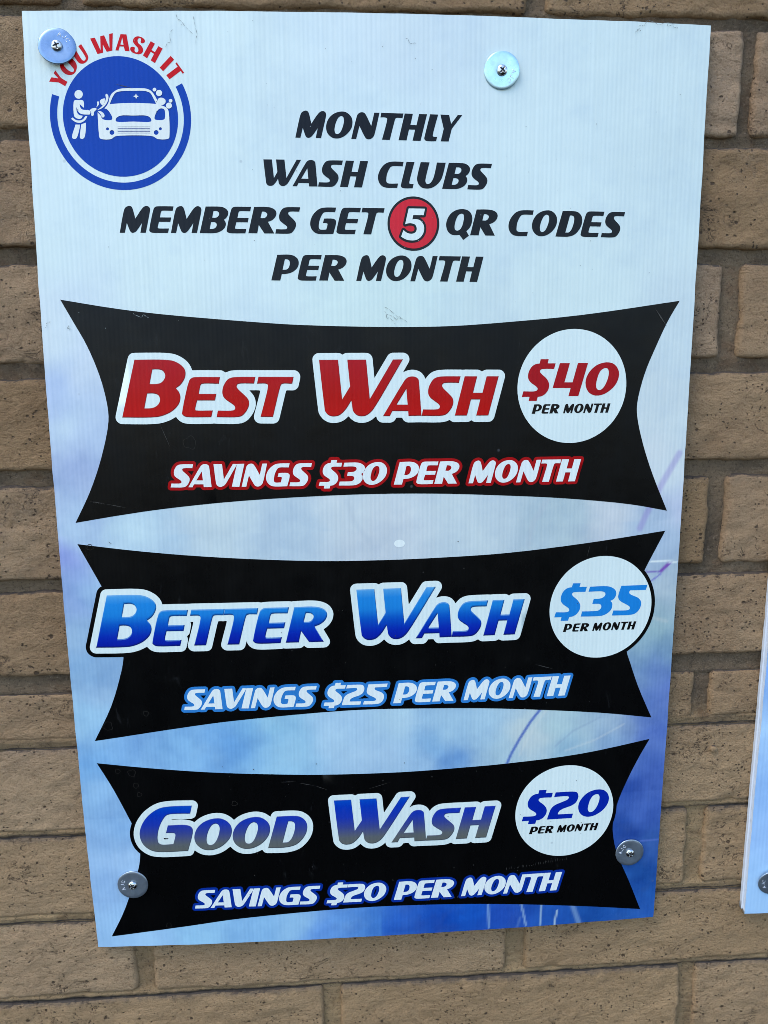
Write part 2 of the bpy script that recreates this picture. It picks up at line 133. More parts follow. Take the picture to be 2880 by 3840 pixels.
SHAPES = {  # printed outlines in millimetres from the board centre
    'ban1': ['-286.62 215.88,-240.64 208.24 s,-197.91 202.78 s,-103.13 194.59 s,-69.06 192.53 s,4.71 190.54 s,64.73 191.01 s,119.45 194.45 s,191.9 200.85 s,289.53 213.95,279.18 196.21 s,267.54 170.55 s,257.5 144.64 s,251.62 116.89 s,252.3 104.4 s,259.63 77.47 s,271.49 46.73 s,289.18 8.97,249.5 16.92 s,182.7 25.03 s,117.85 29.91 s,50.36 33.5 s,-26.99 34.35 s,-133.4 30.35 s,-207.58 23.7 s,-252.78 17.51 s,-287.48 11.92,-271.93 41.44 s,-259.39 73.09 s,-250.55 107.12 s,-250.96 123.38 s,-255.91 148.06 s,-265.67 175.43 s,-275.9 195.4 s'],
    'ban2': ['-287.26 -8.6,-225.05 -17.1 s,-149.71 -24.62 s,-58.99 -30.17 s,3.47 -31.05 s,66.8 -30.19 s,124.59 -28.05 s,201.07 -21.56 s,288.79 -11.56,279.6 -30.03 s,268.87 -52.08 s,257.21 -80.12 s,251.07 -108.37 s,254.79 -138.44 s,258.94 -150.12 s,269.45 -177.65 s,286.49 -214.17,226.98 -204.56 s,123.43 -193.54 s,52.09 -189.25 s,-29.7 -187.22 s,-142.41 -193.35 s,-189.35 -198.19 s,-286.76 -211.45,-268.11 -174.98 s,-257.31 -144.51 s,-252.21 -123.57 s,-252.56 -99.6 s,-258.26 -72.36 s,-267.78 -50.53 s'],
    'ban3': ['-286.83 -235.91,-239.81 -242.52 s,-176.01 -249.94 s,-118.04 -254.5 s,-63.6 -257.69 s,19.33 -259.24 s,86.7 -257.75 s,130.85 -256.17 s,211.59 -250.3 s,286.11 -238.74,276.04 -257.94 s,264.98 -282.37 s,254.21 -312.77 s,250.79 -336.6 s,252.32 -352.92 s,257.76 -373.57 s,272.57 -406.81 s,288.58 -445.55,220.85 -435.82 s,130.19 -425.71 s,54.62 -420.76 s,-32.3 -419.55 s,-152.54 -426.31 s,-202.85 -432.64 s,-289.31 -443.57,-276.13 -417.45 s,-266.73 -394.36 s,-254.45 -359.33 s,-251.55 -342.9 s,-251.57 -322.31 s,-257.6 -305.15 s,-273.47 -264.18 s'],
    'five': ['27.2 294.99,41.95 294.83,40.85 289.26,31.32 289.26,30.47 285.53,33.4 285.76 s,37.07 284.98 s,40.01 282.21 s,41.19 278.73 s,40.75 274.53 s,38.54 270.66 s,34.86 268.01 s,30.81 267.22 s,25.66 267.79 s,22.36 269.17 s,20.17 270.56,22.39 276.17,24.95 274.26 s,27.88 273.12 s,30.82 273.14 s,33.02 274.13 s,34.31 276.24 s,34.31 278.68 s,33.03 280.94 s,30.46 281.97 s,27.17 282.13 s,23.87 281.24'],
    'arc_text': ['-284.52 399.8,-282.31 403.34,-276.37 402.45,-280.28 406.68,-278.57 408.92,-274.15 402.83,-268.73 399.54,-270.89 396,-276.24 399.05', '-274.25 411.77 s,-273.17 408.82 s,-270.82 406.45 s,-267.57 405.17 s,-264.23 405.44 s,-261.64 407.2 s,-260.23 410.15 s,-260.04 413.49 s,-261.34 416.24 s,-263.9 418.61 s,-266.73 419.79 s,-270.07 419.41 s,-272.67 417.46 s,-274.08 414.72 s', '-271.24 413.53 s,-268.93 410.37 s,-266.55 408.4 s,-264.11 407.61 s,-262.75 408.19 s,-262.54 409.57 s,-263.88 411.54 s,-266.61 414.69 s,-268.98 416.66 s,-270.69 415.88 s', '-255.17 430.25,-250.44 422.1 s,-249.66 419.74 s,-250.29 417.39 s,-252.05 415.43 s,-254.6 414.34 s,-257.48 414.74 s,-259.45 416.63 s,-264.35 425.27,-260.93 427.22,-256.02 418.58 s,-254.86 417.21 s,-253.22 416.81 s,-252.13 417.79 s,-252.04 419.36 s,-252.97 421.32 s,-257.75 428.58', '-247.28 434.68,-243.19 435.45,-238.77 425.21,-238.5 436.54,-235.16 437.31,-231.03 426.96,-230.77 438.4,-227.64 439.05,-228.77 425,-233.58 423.95,-236.7 429.9,-236.72 423.25,-241.62 422.16', '-221.02 438.23,-215.98 438,-213.95 424.39,-217.94 424.71,-218.73 428.13,-222.24 428.35,-223.47 424.93,-226.12 425.16', '-219.66 435.64,-218.9 429.49,-221.63 429.86', '-200.32 432.92 s,-201.22 431.33 s,-203.17 430.87 s,-204.19 431.78 s,-203.67 433.6 s,-204.18 434.88 s,-205.63 434.87 s,-206.66 433.37 s,-206.42 431.32 s,-203.52 428.59 s,-202.3 425.86 s,-203.04 423.35 s,-205.28 421.98 s,-208.17 422.2 s,-211.49 423.34 s,-213.32 425.39 s,-212.98 427.44 s,-211.26 428.04 s,-209.36 427.45 s,-209.7 425.39 s,-209.06 423.8 s,-207.62 423.48 s,-206.46 424.49 s,-206.73 426.99 s,-209.25 429.73 s,-210.67 432.23 s,-209.97 434.73 s,-207.49 436.33 s,-204.6 436.24 s,-201.77 434.97 s', '-195.47 432.57,-192 430.53,-195.13 425.42,-192.32 423.69,-189.05 428.62,-185.52 426.58,-192.68 414.82,-196.25 416.96,-193.11 422.23,-195.92 423.96,-199.26 418.65,-202.68 420.98', '-178.88 420.76,-176.12 417.62,-185.97 408.15,-188.78 411.17', '-173.94 415.43,-167.96 407.11,-169.16 406.19,-170.85 408.48,-180.75 401.56,-183.35 404.95,-173.27 412,-175.09 414.6'],
    'washer_man': ['-256.04 389.21 s,-256.22 388.29 s,-256.62 387.42 s,-257.23 386.68 s,-258 386.11 s,-258.89 385.76 s,-259.82 385.64 s,-260.74 385.76 s,-261.58 386.12 s,-262.29 386.69 s,-262.81 387.44 s,-263.12 388.3 s,-263.19 389.23 s,-263.01 390.15 s,-262.61 391.02 s,-261.99 391.76 s,-261.22 392.32 s,-260.34 392.68 s,-259.41 392.8 s,-258.49 392.67 s,-257.65 392.31 s,-256.94 391.74 s,-256.42 391 s,-256.11 390.14 s', '-264.26 382.85 s,-263.34 384.31 s,-259.82 384.55 s,-256.13 384.23 s,-255.57 382.83 s,-255.59 378.09,-257.66 379.8 s,-259.23 381.5,-258.76 378.58 s,-257.2 376.75 s,-251.35 376.13 s,-250.27 374.91 s,-250.9 372.78 s,-252.83 372.6 s,-258.24 373.1 s,-260.69 374.93 s,-262.37 379.08,-261.97 374.93 s,-260.2 372.31 s,-257.05 371.57,-258.11 369.74 s,-260.08 369.01 s,-262.91 369.75 s,-264.42 371.28 s', '-267.3 369.15,-265.9 370.19,-263.32 368.23 s,-259.83 367.73 s,-256.89 368.82 s,-254.82 371.38,-253.04 371.26,-255 368.21 s,-258.98 365.9 s,-262.81 366.09 s,-265.6 367.62 s', '-263.68 364.38,-259.84 364.25,-260.39 361.49 s,-263.23 353.53 s,-264.89 352.43 s,-266.92 352.93 s,-267.34 354.46 s', '-258.73 364.55,-254.75 365.89,-254.9 362.1 s,-256.6 353.83 s,-258.48 352.42 s,-260.25 352.91 s,-260.54 354.45 s', '-250.71 376.13,-249.04 377.47 s,-245.19 377.83 s,-244.93 376.73 s,-246.95 374.91 s,-247.76 371.86 s,-249.06 371.44 s,-249.79 372.17 s,-249.56 374 s', '-243.94 383.12 s,-242.96 383.42 s,-242.39 382.21 s,-243.15 380.08 s,-245.03 378.44,-244.07 380.69 s', '-241.69 383.42 s,-240.32 385.12 s,-237.21 385.97,-237.57 382.81 s,-239.31 380.26 s,-240.85 381.29 s', '-236.48 388.88 s,-235.42 389.61 s,-234.21 388.28 s,-234.25 385.24 s,-236.39 380.99 s,-240.41 377.64 s,-244.64 376.13,-240.99 378.56 s,-237.73 382.2 s,-236.26 385.85 s', '-243.86 375.33,-241.18 375.21 s,-239.03 373.68 s,-238.17 371.85 s,-238.89 370.33 s,-240.49 370.33 s,-241.33 372.47 s'],
    'car': ['-244.11 374.3,-243.86 355.65 s,-243.36 353.2 s,-241.81 352.27 s,-233.47 352.27 s,-230.15 354.42 s,-221.77 355.21 s,-213.43 355.34 s,-205.1 355.23 s,-196.8 354.44 s,-193.36 352.42 s,-184.7 352.32 s,-183.25 353.24 s,-182.76 355.39 s,-182.54 374.35 s,-183.55 377.4 s,-185.4 378.91 s,-189.17 380.24,-186.92 380.73 s,-185.12 382.26 s,-185.01 384.69 s,-186.98 386.2 s,-189.53 386.38 s,-191.37 385.28 s,-191.69 383.76,-194.51 388.92 s,-196.92 391.94 s,-200.66 393.75 s,-211.47 394.22 s,-223.6 393.73 s,-228.16 391.91 s,-231.49 389.18 s,-233.48 385.24 s,-234.06 382.81 s,-236.16 379.47 s,-237.98 377.64,-235.66 376.73 s,-232.68 372.77 s,-231.58 369.41 s,-232.62 368.07 s,-239 368.37 s,-240.54 369.41 s,-241.68 371.86 s', '-233.19 381.11,-230.32 387.06 s,-227.6 390.4 s,-223.71 391.61 s,-211.58 392.04 s,-201.39 391.75 s,-197.65 390.12 s,-195.88 387.09 s,-193.08 381.33,-202.51 381.86 s,-212.71 382.09 s,-222.94 381.84 s', '-210.09 389.98,-209.54 388.16,-207.78 387.56,-209.47 386.95,-210.13 385.25,-210.81 386.95,-212.76 387.61,-210.94 388.22', '-228.79 367.88 s,-227.71 370.02 s,-224.11 371.67 s,-213.24 371.73 s,-202.37 371.69 s,-198.92 370.17 s,-197.88 367.91 s,-198.44 366.81 s,-213.49 366.73 s,-228.2 366.78 s', '-194.95 368.83 s,-194.55 371.88 s,-190.92 377.07 s,-187.38 377.51 s,-186.04 376.17 s,-186.22 369.46 s,-187.16 368.42 s,-192.94 368.1 s', '-227.34 362.53,-199.16 362.56,-199.18 362.13,-227.37 362.11', '-227.41 361.25,-199.22 361.27,-199.24 360.84,-227.43 360.82', '-227.48 359.96,-199.29 359.99,-199.31 359.56,-227.5 359.53', '-227.54 358.74,-199.35 358.76,-199.37 358.33,-227.57 358.31', '-227.61 357.45,-199.41 357.47,-199.43 357.04,-227.64 357.02', '-234.93 360.73 s,-234.99 360.41 s,-235.14 360.12 s,-235.36 359.86 s,-235.63 359.67 s,-235.95 359.55 s,-236.28 359.51 s,-236.61 359.55 s,-236.91 359.67 s,-237.17 359.87 s,-237.36 360.12 s,-237.47 360.41 s,-237.49 360.73 s,-237.43 361.05 s,-237.29 361.34 s,-237.07 361.6 s,-236.8 361.79 s,-236.48 361.91 s,-236.15 361.95 s,-235.82 361.91 s,-235.52 361.79 s,-235.26 361.6 s,-235.07 361.34 s,-234.96 361.05 s', '-230.48 357.73 s,-230.58 357.22 s,-230.81 356.75 s,-231.16 356.34 s,-231.6 356.03 s,-232.1 355.83 s,-232.64 355.77 s,-233.17 355.83 s,-233.65 356.03 s,-234.06 356.34 s,-234.36 356.75 s,-234.54 357.22 s,-234.58 357.73 s,-234.49 358.24 s,-234.26 358.71 s,-233.91 359.11 s,-233.47 359.43 s,-232.96 359.62 s,-232.43 359.69 s,-231.9 359.62 s,-231.42 359.43 s,-231.01 359.11 s,-230.7 358.71 s,-230.52 358.24 s', '-192.15 357.76 s,-192.24 357.25 s,-192.47 356.78 s,-192.82 356.37 s,-193.26 356.06 s,-193.76 355.86 s,-194.29 355.8 s,-194.82 355.86 s,-195.31 356.06 s,-195.72 356.37 s,-196.03 356.77 s,-196.21 357.25 s,-196.25 357.75 s,-196.16 358.26 s,-195.93 358.74 s,-195.59 359.14 s,-195.15 359.45 s,-194.64 359.65 s,-194.11 359.72 s,-193.58 359.65 s,-193.09 359.46 s,-192.68 359.15 s,-192.38 358.74 s,-192.19 358.27 s', '-189.18 360.83 s,-189.24 360.51 s,-189.38 360.22 s,-189.6 359.96 s,-189.87 359.77 s,-190.19 359.65 s,-190.52 359.6 s,-190.85 359.64 s,-191.16 359.77 s,-191.41 359.96 s,-191.6 360.21 s,-191.72 360.51 s,-191.75 360.83 s,-191.69 361.14 s,-191.55 361.44 s,-191.33 361.69 s,-191.06 361.89 s,-190.74 362.01 s,-190.41 362.05 s,-190.08 362.01 s,-189.77 361.89 s,-189.52 361.7 s,-189.33 361.44 s,-189.21 361.15 s'],
    'bubbles': ['-192.41 393.04 s,-192.48 392.65 s,-192.66 392.28 s,-192.92 391.97 s,-193.27 391.73 s,-193.66 391.58 s,-194.07 391.52 s,-194.48 391.57 s,-194.86 391.72 s,-195.18 391.96 s,-195.42 392.28 s,-195.56 392.64 s,-195.59 393.03 s,-195.52 393.43 s,-195.35 393.79 s,-195.08 394.11 s,-194.74 394.35 s,-194.35 394.5 s,-193.93 394.55 s,-193.52 394.5 s,-193.14 394.35 s,-192.82 394.11 s,-192.59 393.8 s,-192.44 393.43 s', '-187.5 390.27 s,-187.62 389.61 s,-187.92 388.99 s,-188.37 388.46 s,-188.94 388.06 s,-189.6 387.8 s,-190.3 387.71 s,-190.99 387.8 s,-191.62 388.05 s,-192.16 388.45 s,-192.56 388.98 s,-192.8 389.59 s,-192.86 390.25 s,-192.73 390.91 s,-192.44 391.53 s,-191.99 392.06 s,-191.41 392.46 s,-190.76 392.72 s,-190.06 392.81 s,-189.37 392.72 s,-188.74 392.47 s,-188.2 392.06 s,-187.8 391.54 s,-187.56 390.93 s', '-178.91 383.92 s,-178.99 383.53 s,-179.16 383.16 s,-179.43 382.84 s,-179.77 382.6 s,-180.16 382.45 s,-180.58 382.39 s,-180.99 382.44 s,-181.37 382.6 s,-181.69 382.84 s,-181.93 383.15 s,-182.07 383.52 s,-182.11 383.91 s,-182.04 384.3 s,-181.86 384.67 s,-181.59 384.98 s,-181.25 385.23 s,-180.86 385.38 s,-180.44 385.43 s,-180.03 385.38 s,-179.65 385.23 s,-179.33 384.99 s,-179.09 384.68 s,-178.95 384.31 s', '-179.6 379.96 s,-179.72 379.33 s,-180 378.75 s,-180.43 378.24 s,-180.97 377.85 s,-181.6 377.61 s,-182.27 377.52 s,-182.93 377.6 s,-183.53 377.84 s,-184.04 378.23 s,-184.43 378.73 s,-184.66 379.32 s,-184.71 379.95 s,-184.6 380.58 s,-184.32 381.17 s,-183.89 381.67 s,-183.34 382.06 s,-182.71 382.3 s,-182.05 382.39 s,-181.39 382.31 s,-180.78 382.07 s,-180.27 381.68 s,-179.89 381.18 s,-179.66 380.59 s'],
}
CLOUDS = [(-0.301, 0.445, 191, 221, 238), (-0.164, 0.453, 191, 221, 238), (0.02, 0.442, 191, 219, 240), (0.238, 0.449, 191, 221, 238), (-0.301, 0.267, 191, 221, 238), (-0.147, 0.29, 193, 223, 240), (-0.004, 0.358, 191, 221, 240), (0.141, 0.338, 193, 223, 240), (0.283, 0.318, 191, 221, 238), (-0.197, 0.226, 193, 223, 238), (-0.006, 0.216, 191, 223, 236), (0.196, 0.221, 193, 223, 238), (-0.302, 0.186, 190, 217, 238), (-0.296, 0.139, 158, 188, 232), (-0.266, 0.155, 183, 209, 236), (-0.289, 0.102, 180, 211, 234), (-0.295, 0.112, 150, 180, 228), (-0.27, 0.09, 160, 190, 230), (-0.282, 0.06, 140, 167, 216), (-0.271, 0.04, 160, 188, 228), (-0.301, -0.019, 132, 155, 224), (-0.284, 0.007, 160, 195, 230), (-0.299, -0.064, 130, 163, 220), (-0.278, -0.051, 140, 181, 226), (-0.291, -0.091, 150, 190, 228), (-0.288, -0.14, 125, 170, 218), (-0.279, -0.166, 150, 190, 230), (-0.294, -0.188, 145, 195, 236), (-0.29, -0.232, 105, 160, 222), (-0.263, -0.218, 118, 170, 228), (-0.28, -0.278, 140, 190, 240), (-0.264, -0.303, 130, 180, 236), (-0.279, -0.325, 135, 180, 232), (-0.268, -0.357, 155, 198, 245), (-0.289, -0.382, 140, 185, 238), (-0.28, -0.433, 150, 198, 248), (-0.234, 0.006, 172, 208, 234), (-0.159, 0.013, 183, 211, 230), (-0.084, 0.008, 170, 200, 226), (-0.033, 0.023, 187, 211, 230), (-0.007, -0.007, 181, 203, 224), (0.097, 0.006, 181, 208, 228), (0.178, 0.009, 166, 196, 216), (0.233, 0.007, 183, 203, 224), (0.272, 0.0, 160, 190, 222), (0.284, 0.171, 187, 215, 234), (0.268, 0.12, 185, 211, 230), (0.295, 0.093, 191, 217, 234), (0.268, 0.073, 195, 217, 234), (0.286, 0.054, 191, 215, 234), (0.3, 0.013, 172, 192, 228), (0.288, -0.023, 158, 188, 222), (0.279, -0.056, 162, 190, 220), (0.294, -0.071, 168, 194, 214), (0.293, -0.099, 150, 182, 204), (0.285, -0.116, 140, 180, 196), (0.293, -0.137, 120, 160, 192), (0.269, -0.141, 150, 189, 203), (0.276, -0.149, 128, 168, 197), (0.282, -0.157, 88, 120, 200), (0.265, -0.156, 108, 146, 202), (0.284, -0.193, 92, 126, 197), (0.299, -0.188, 90, 118, 197), (0.292, -0.224, 80, 112, 196), (-0.196, -0.209, 128, 183, 236), (-0.157, -0.219, 98, 155, 222), (-0.13, -0.205, 110, 170, 228), (-0.104, -0.23, 145, 197, 236), (-0.116, -0.2, 145, 200, 235), (-0.036, -0.204, 160, 202, 238), (0.018, -0.195, 170, 210, 238), (0.005, -0.245, 160, 200, 236), (0.046, -0.247, 150, 192, 232), (0.074, -0.243, 92, 147, 216), (0.071, -0.209, 150, 192, 226), (0.057, -0.226, 120, 173, 225), (0.11, -0.218, 152, 194, 228), (0.13, -0.243, 160, 198, 224), (0.158, -0.227, 180, 205, 220), (0.187, -0.216, 165, 202, 220), (0.216, -0.23, 160, 194, 216), (0.202, -0.245, 128, 174, 210), (0.246, -0.236, 118, 158, 204), (0.244, -0.214, 160, 192, 218), (0.275, -0.232, 90, 122, 197), (0.277, -0.26, 62, 94, 176), (0.29, -0.279, 80, 113, 197), (0.267, -0.296, 48, 80, 168), (0.287, -0.327, 72, 106, 192), (0.264, -0.341, 44, 78, 164), (0.295, -0.36, 62, 100, 176), (0.279, -0.395, 44, 86, 164), (0.296, -0.42, 42, 84, 166), (0.289, -0.45, 50, 94, 182), (-0.267, -0.447, 152, 202, 250), (-0.196, -0.443, 140, 195, 242), (-0.139, -0.439, 132, 187, 240), (-0.091, -0.442, 148, 200, 244), (-0.068, -0.446, 98, 153, 234), (-0.039, -0.441, 100, 157, 232), (-0.016, -0.439, 68, 125, 210), (0.019, -0.438, 50, 100, 202), (0.063, -0.438, 40, 87, 192), (0.092, -0.436, 38, 89, 194), (0.137, -0.44, 42, 77, 176), (0.182, -0.447, 44, 87, 178), (0.227, -0.444, 40, 82, 164), (0.273, -0.452, 42, 86, 170), (-0.192, 0.335, 193, 223, 238)]
STREAKS = [([(0.2988, 0.0667), (0.293, 0.0562), (0.2841, 0.0403), (0.2753, 0.0231), (0.2678, 0.007), (0.2616, -0.0078)], 0.00385, (132, 122, 208), 0.45), ([(0.1658, -0.1955), (0.155, -0.2098), (0.1442, -0.2281), (0.1356, -0.2449), (0.1309, -0.2568)], 0.00179, (62, 96, 190), 0.85), ([(0.1716, -0.1974), (0.1608, -0.2131), (0.1514, -0.2307), (0.1448, -0.247)], 0.00154, (190, 212, 225), 0.4), ([(0.2565, -0.2196), (0.2252, -0.2357), (0.1937, -0.2457)], 0.00128, (190, 210, 225), 0.35), ([(0.2297, -0.2102), (0.2013, -0.2234), (0.1819, -0.2403)], 0.00128, (120, 150, 190), 0.3), ([(-0.0327, 0.028), (-0.0253, 0.0069), (-0.0075, -0.0174)], 0.00308, (165, 190, 215), 0.3), ([(0.1635, 0.0227), (0.1507, 0.0017), (0.146, -0.0197)], 0.00359, (165, 188, 212), 0.35), ([(0.2586, -0.0548), (0.264, -0.0976), (0.2966, -0.1081)], 0.00205, (190, 205, 215), 0.3), ([(0.2699, -0.0531), (0.2844, -0.0549), (0.2982, -0.0449)], 0.00103, (105, 85, 185), 0.8), ([(0.2872, -0.0534), (0.294, -0.0466)], 0.00231, (115, 70, 180), 0.8), ([(0.2763, -0.0641), (0.2874, -0.0562)], 0.00103, (100, 95, 200), 0.7), ([(0.275, -0.0427), (0.3025, -0.0445)], 0.00103, (225, 240, 248), 0.85), ([(0.1156, -0.423), (0.1171, -0.4555)], 0.00128, (120, 165, 225), 0.8), ([(0.1525, -0.4276), (0.1586, -0.4553)], 0.00128, (130, 170, 220), 0.8), ([(0.1756, -0.4294), (0.1743, -0.4566)], 0.00103, (150, 190, 225), 0.8), ([(0.1929, -0.4394), (0.1907, -0.458)], 0.00103, (170, 205, 230), 0.8), ([(0.2098, -0.4323), (0.2193, -0.4587)], 0.00308, (110, 150, 205), 0.7), ([(0.1517, -0.4445), (0.1491, -0.4563)], 0.00154, (90, 130, 200), 0.5), ([(0.2829, -0.3575), (0.3043, -0.3574)], 0.00051, (95, 125, 205), 0.8), ([(0.2831, -0.3601), (0.3045, -0.3597)], 0.00051, (85, 115, 200), 0.8)]
SCRATCH = [(0.2644, 0.2072, 0.2777, 0.1897, 0.0012), (-0.1048, -0.2639, -0.0885, -0.2641, 0.0006), (-0.0859, -0.2657, -0.0696, -0.2696, 0.0005), (-0.0696, -0.2696, -0.056, -0.2755, 0.0005), (-0.0147, -0.2765, 0.0102, -0.2693, 0.0004), (0.157, -0.1465, 0.1769, -0.1528, 0.0006), (-0.272, 0.0323, -0.2598, 0.0301, 0.0006), (-0.2598, 0.0301, -0.2379, 0.0255, 0.0005), (-0.2039, 0.1039, -0.1953, 0.0815, 0.0004), (0.21, -0.0222, 0.207, -0.0358, 0.0004), (-0.2282, 0.3977, -0.2123, 0.394, 0.0006), (-0.2586, -0.0064, -0.2551, -0.009, 0.0005)]
TICKS = [(0.1348, -0.3834, 0.204, -0.3757, 26, 0.004), (0.0479, -0.4157, 0.0945, -0.4137, 14, 0.003), (-0.272, 0.0315, -0.2574, 0.0288, 8, 0.0012), (0.0102, -0.3872, 0.0131, -0.3907, 2, 0.002)]
RINGS = [(-0.2725, -0.1953, 0.0048), (-0.2343, -0.1828, 0.0028), (-0.2667, -0.2455, 0.0026), (-0.2528, -0.2478, 0.004), (-0.2498, -0.2621, 0.0028), (-0.2471, -0.2722, 0.0026), (-0.1518, -0.2863, 0.003), (-0.2278, -0.4309, 0.003), (-0.1774, 0.0863, 0.006), (-0.2757, -0.0118, 0.003)]
DIRT = [(-0.1729, 0.4551, -0.1587, 0.438), (-0.1581, 0.453, -0.1568, 0.4294), (0.2348, 0.4532, 0.2471, 0.4581), (0.2471, 0.4581, 0.2701, 0.4558), (0.2624, 0.4566, 0.2728, 0.453), (0.2326, 0.4465, 0.2374, 0.4522), (0.0042, 0.2087, 0.0264, 0.1943), (0.0066, 0.2016, 0.0214, 0.1967), (0.0042, 0.2052, 0.014, 0.1931), (-0.1832, 0.4271, -0.1757, 0.4422), (-0.3017, 0.1911, -0.2965, 0.1969), (-0.2806, 0.1921, -0.2799, 0.1886), (0.0247, 0.4371, 0.0341, 0.433), (-0.2224, 0.2036, -0.2083, 0.2)]


BW, BH = 0.6096, 0.9144                      # 24 x 36 inch board


def bulge(x, y):
    u = x / (BW / 2)
    v = y / (BH / 2)
    return 0.0096 * (1 - u * u) + 0.0125 * (1 - v * v) - 0.0077 * u * (1 - v * v) + 0.0030 * v * (1 - u * u)


# ------------------------------------------------------------------ node helpers
def new_mat(name):
    mt = bpy.data.materials.new(name)
    mt.use_nodes = True
    t = mt.node_tree
    b = t.nodes['Principled BSDF']
    return mt, t, b


def nd(t, kind, **kw):
    n = t.nodes.new(kind)
    for k, v in kw.items():
        if k in n.inputs.keys() if isinstance(k, str) else False:
            n.inputs[k].default_value = v
        else:
            setattr(n, k, v)
    return n


def noise(t, vec, scale, detail=4, rough=0.55, dist=0.0):
    n = t.nodes.new('ShaderNodeTexNoise')
    n.inputs['Scale'].default_value = scale
    n.inputs['Detail'].default_value = detail
    n.inputs['Roughness'].default_value = rough
    n.inputs['Distortion'].default_value = dist
    t.links.new(vec, n.inputs['Vector'])
    return n.outputs['Fac']


def math_(t, op, a, b=None, c=None, clamp=False):
    n = t.nodes.new('ShaderNodeMath')
    n.operation = op
    n.use_clamp = clamp
    for i, v in enumerate((a, b, c)):
        if v is None:
            continue
        if isinstance(v, (int, float)):
            n.inputs[i].default_value = v
        else:
            t.links.new(v, n.inputs[i])
    return n.outputs[0]


def ramp(t, fac, lo, hi, a=0.0, b=1.0):
    n = t.nodes.new('ShaderNodeMapRange')
    n.interpolation_type = 'SMOOTHSTEP'
    t.links.new(fac, n.inputs[0])
    n.inputs[1].default_value = lo
    n.inputs[2].default_value = hi
    n.inputs[3].default_value = a
    n.inputs[4].default_value = b
    return n.outputs[0]


def mix(t, fac, a, b, mode='MIX'):
    n = t.nodes.new('ShaderNodeMix')
    n.data_type = 'RGBA'
    n.blend_type = mode
    for sock, v in ((n.inputs[0], fac), (n.inputs[6], a), (n.inputs[7], b)):
        if isinstance(v, (int, float)):
            sock.default_value = v
        elif isinstance(v, tuple):
            sock.default_value = v if len(v) == 4 else (*v, 1.0)
        else:
            t.links.new(v, sock)
    return n.outputs[2]


def position(t):
    return t.nodes.new('ShaderNodeNewGeometry').outputs['Position']


def mapped(t, vec, scale=(1, 1, 1), loc=(0, 0, 0), rot=(0, 0, 0)):
    n = t.nodes.new('ShaderNodeMapping')
    n.inputs['Scale'].default_value = scale
    n.inputs['Location'].default_value = loc
    n.inputs['Rotation'].default_value = rot
    t.links.new(vec, n.inputs['Vector'])
    return n.outputs[0]


def bump(t, height, dist, strength=1.0, normal=None):
    n = t.nodes.new('ShaderNodeBump')
    n.inputs['Strength'].default_value = strength
    n.inputs['Distance'].default_value = dist
    t.links.new(height, n.inputs['Height'])
    if normal is not None:
        t.links.new(normal, n.inputs['Normal'])
    return n.outputs[0]


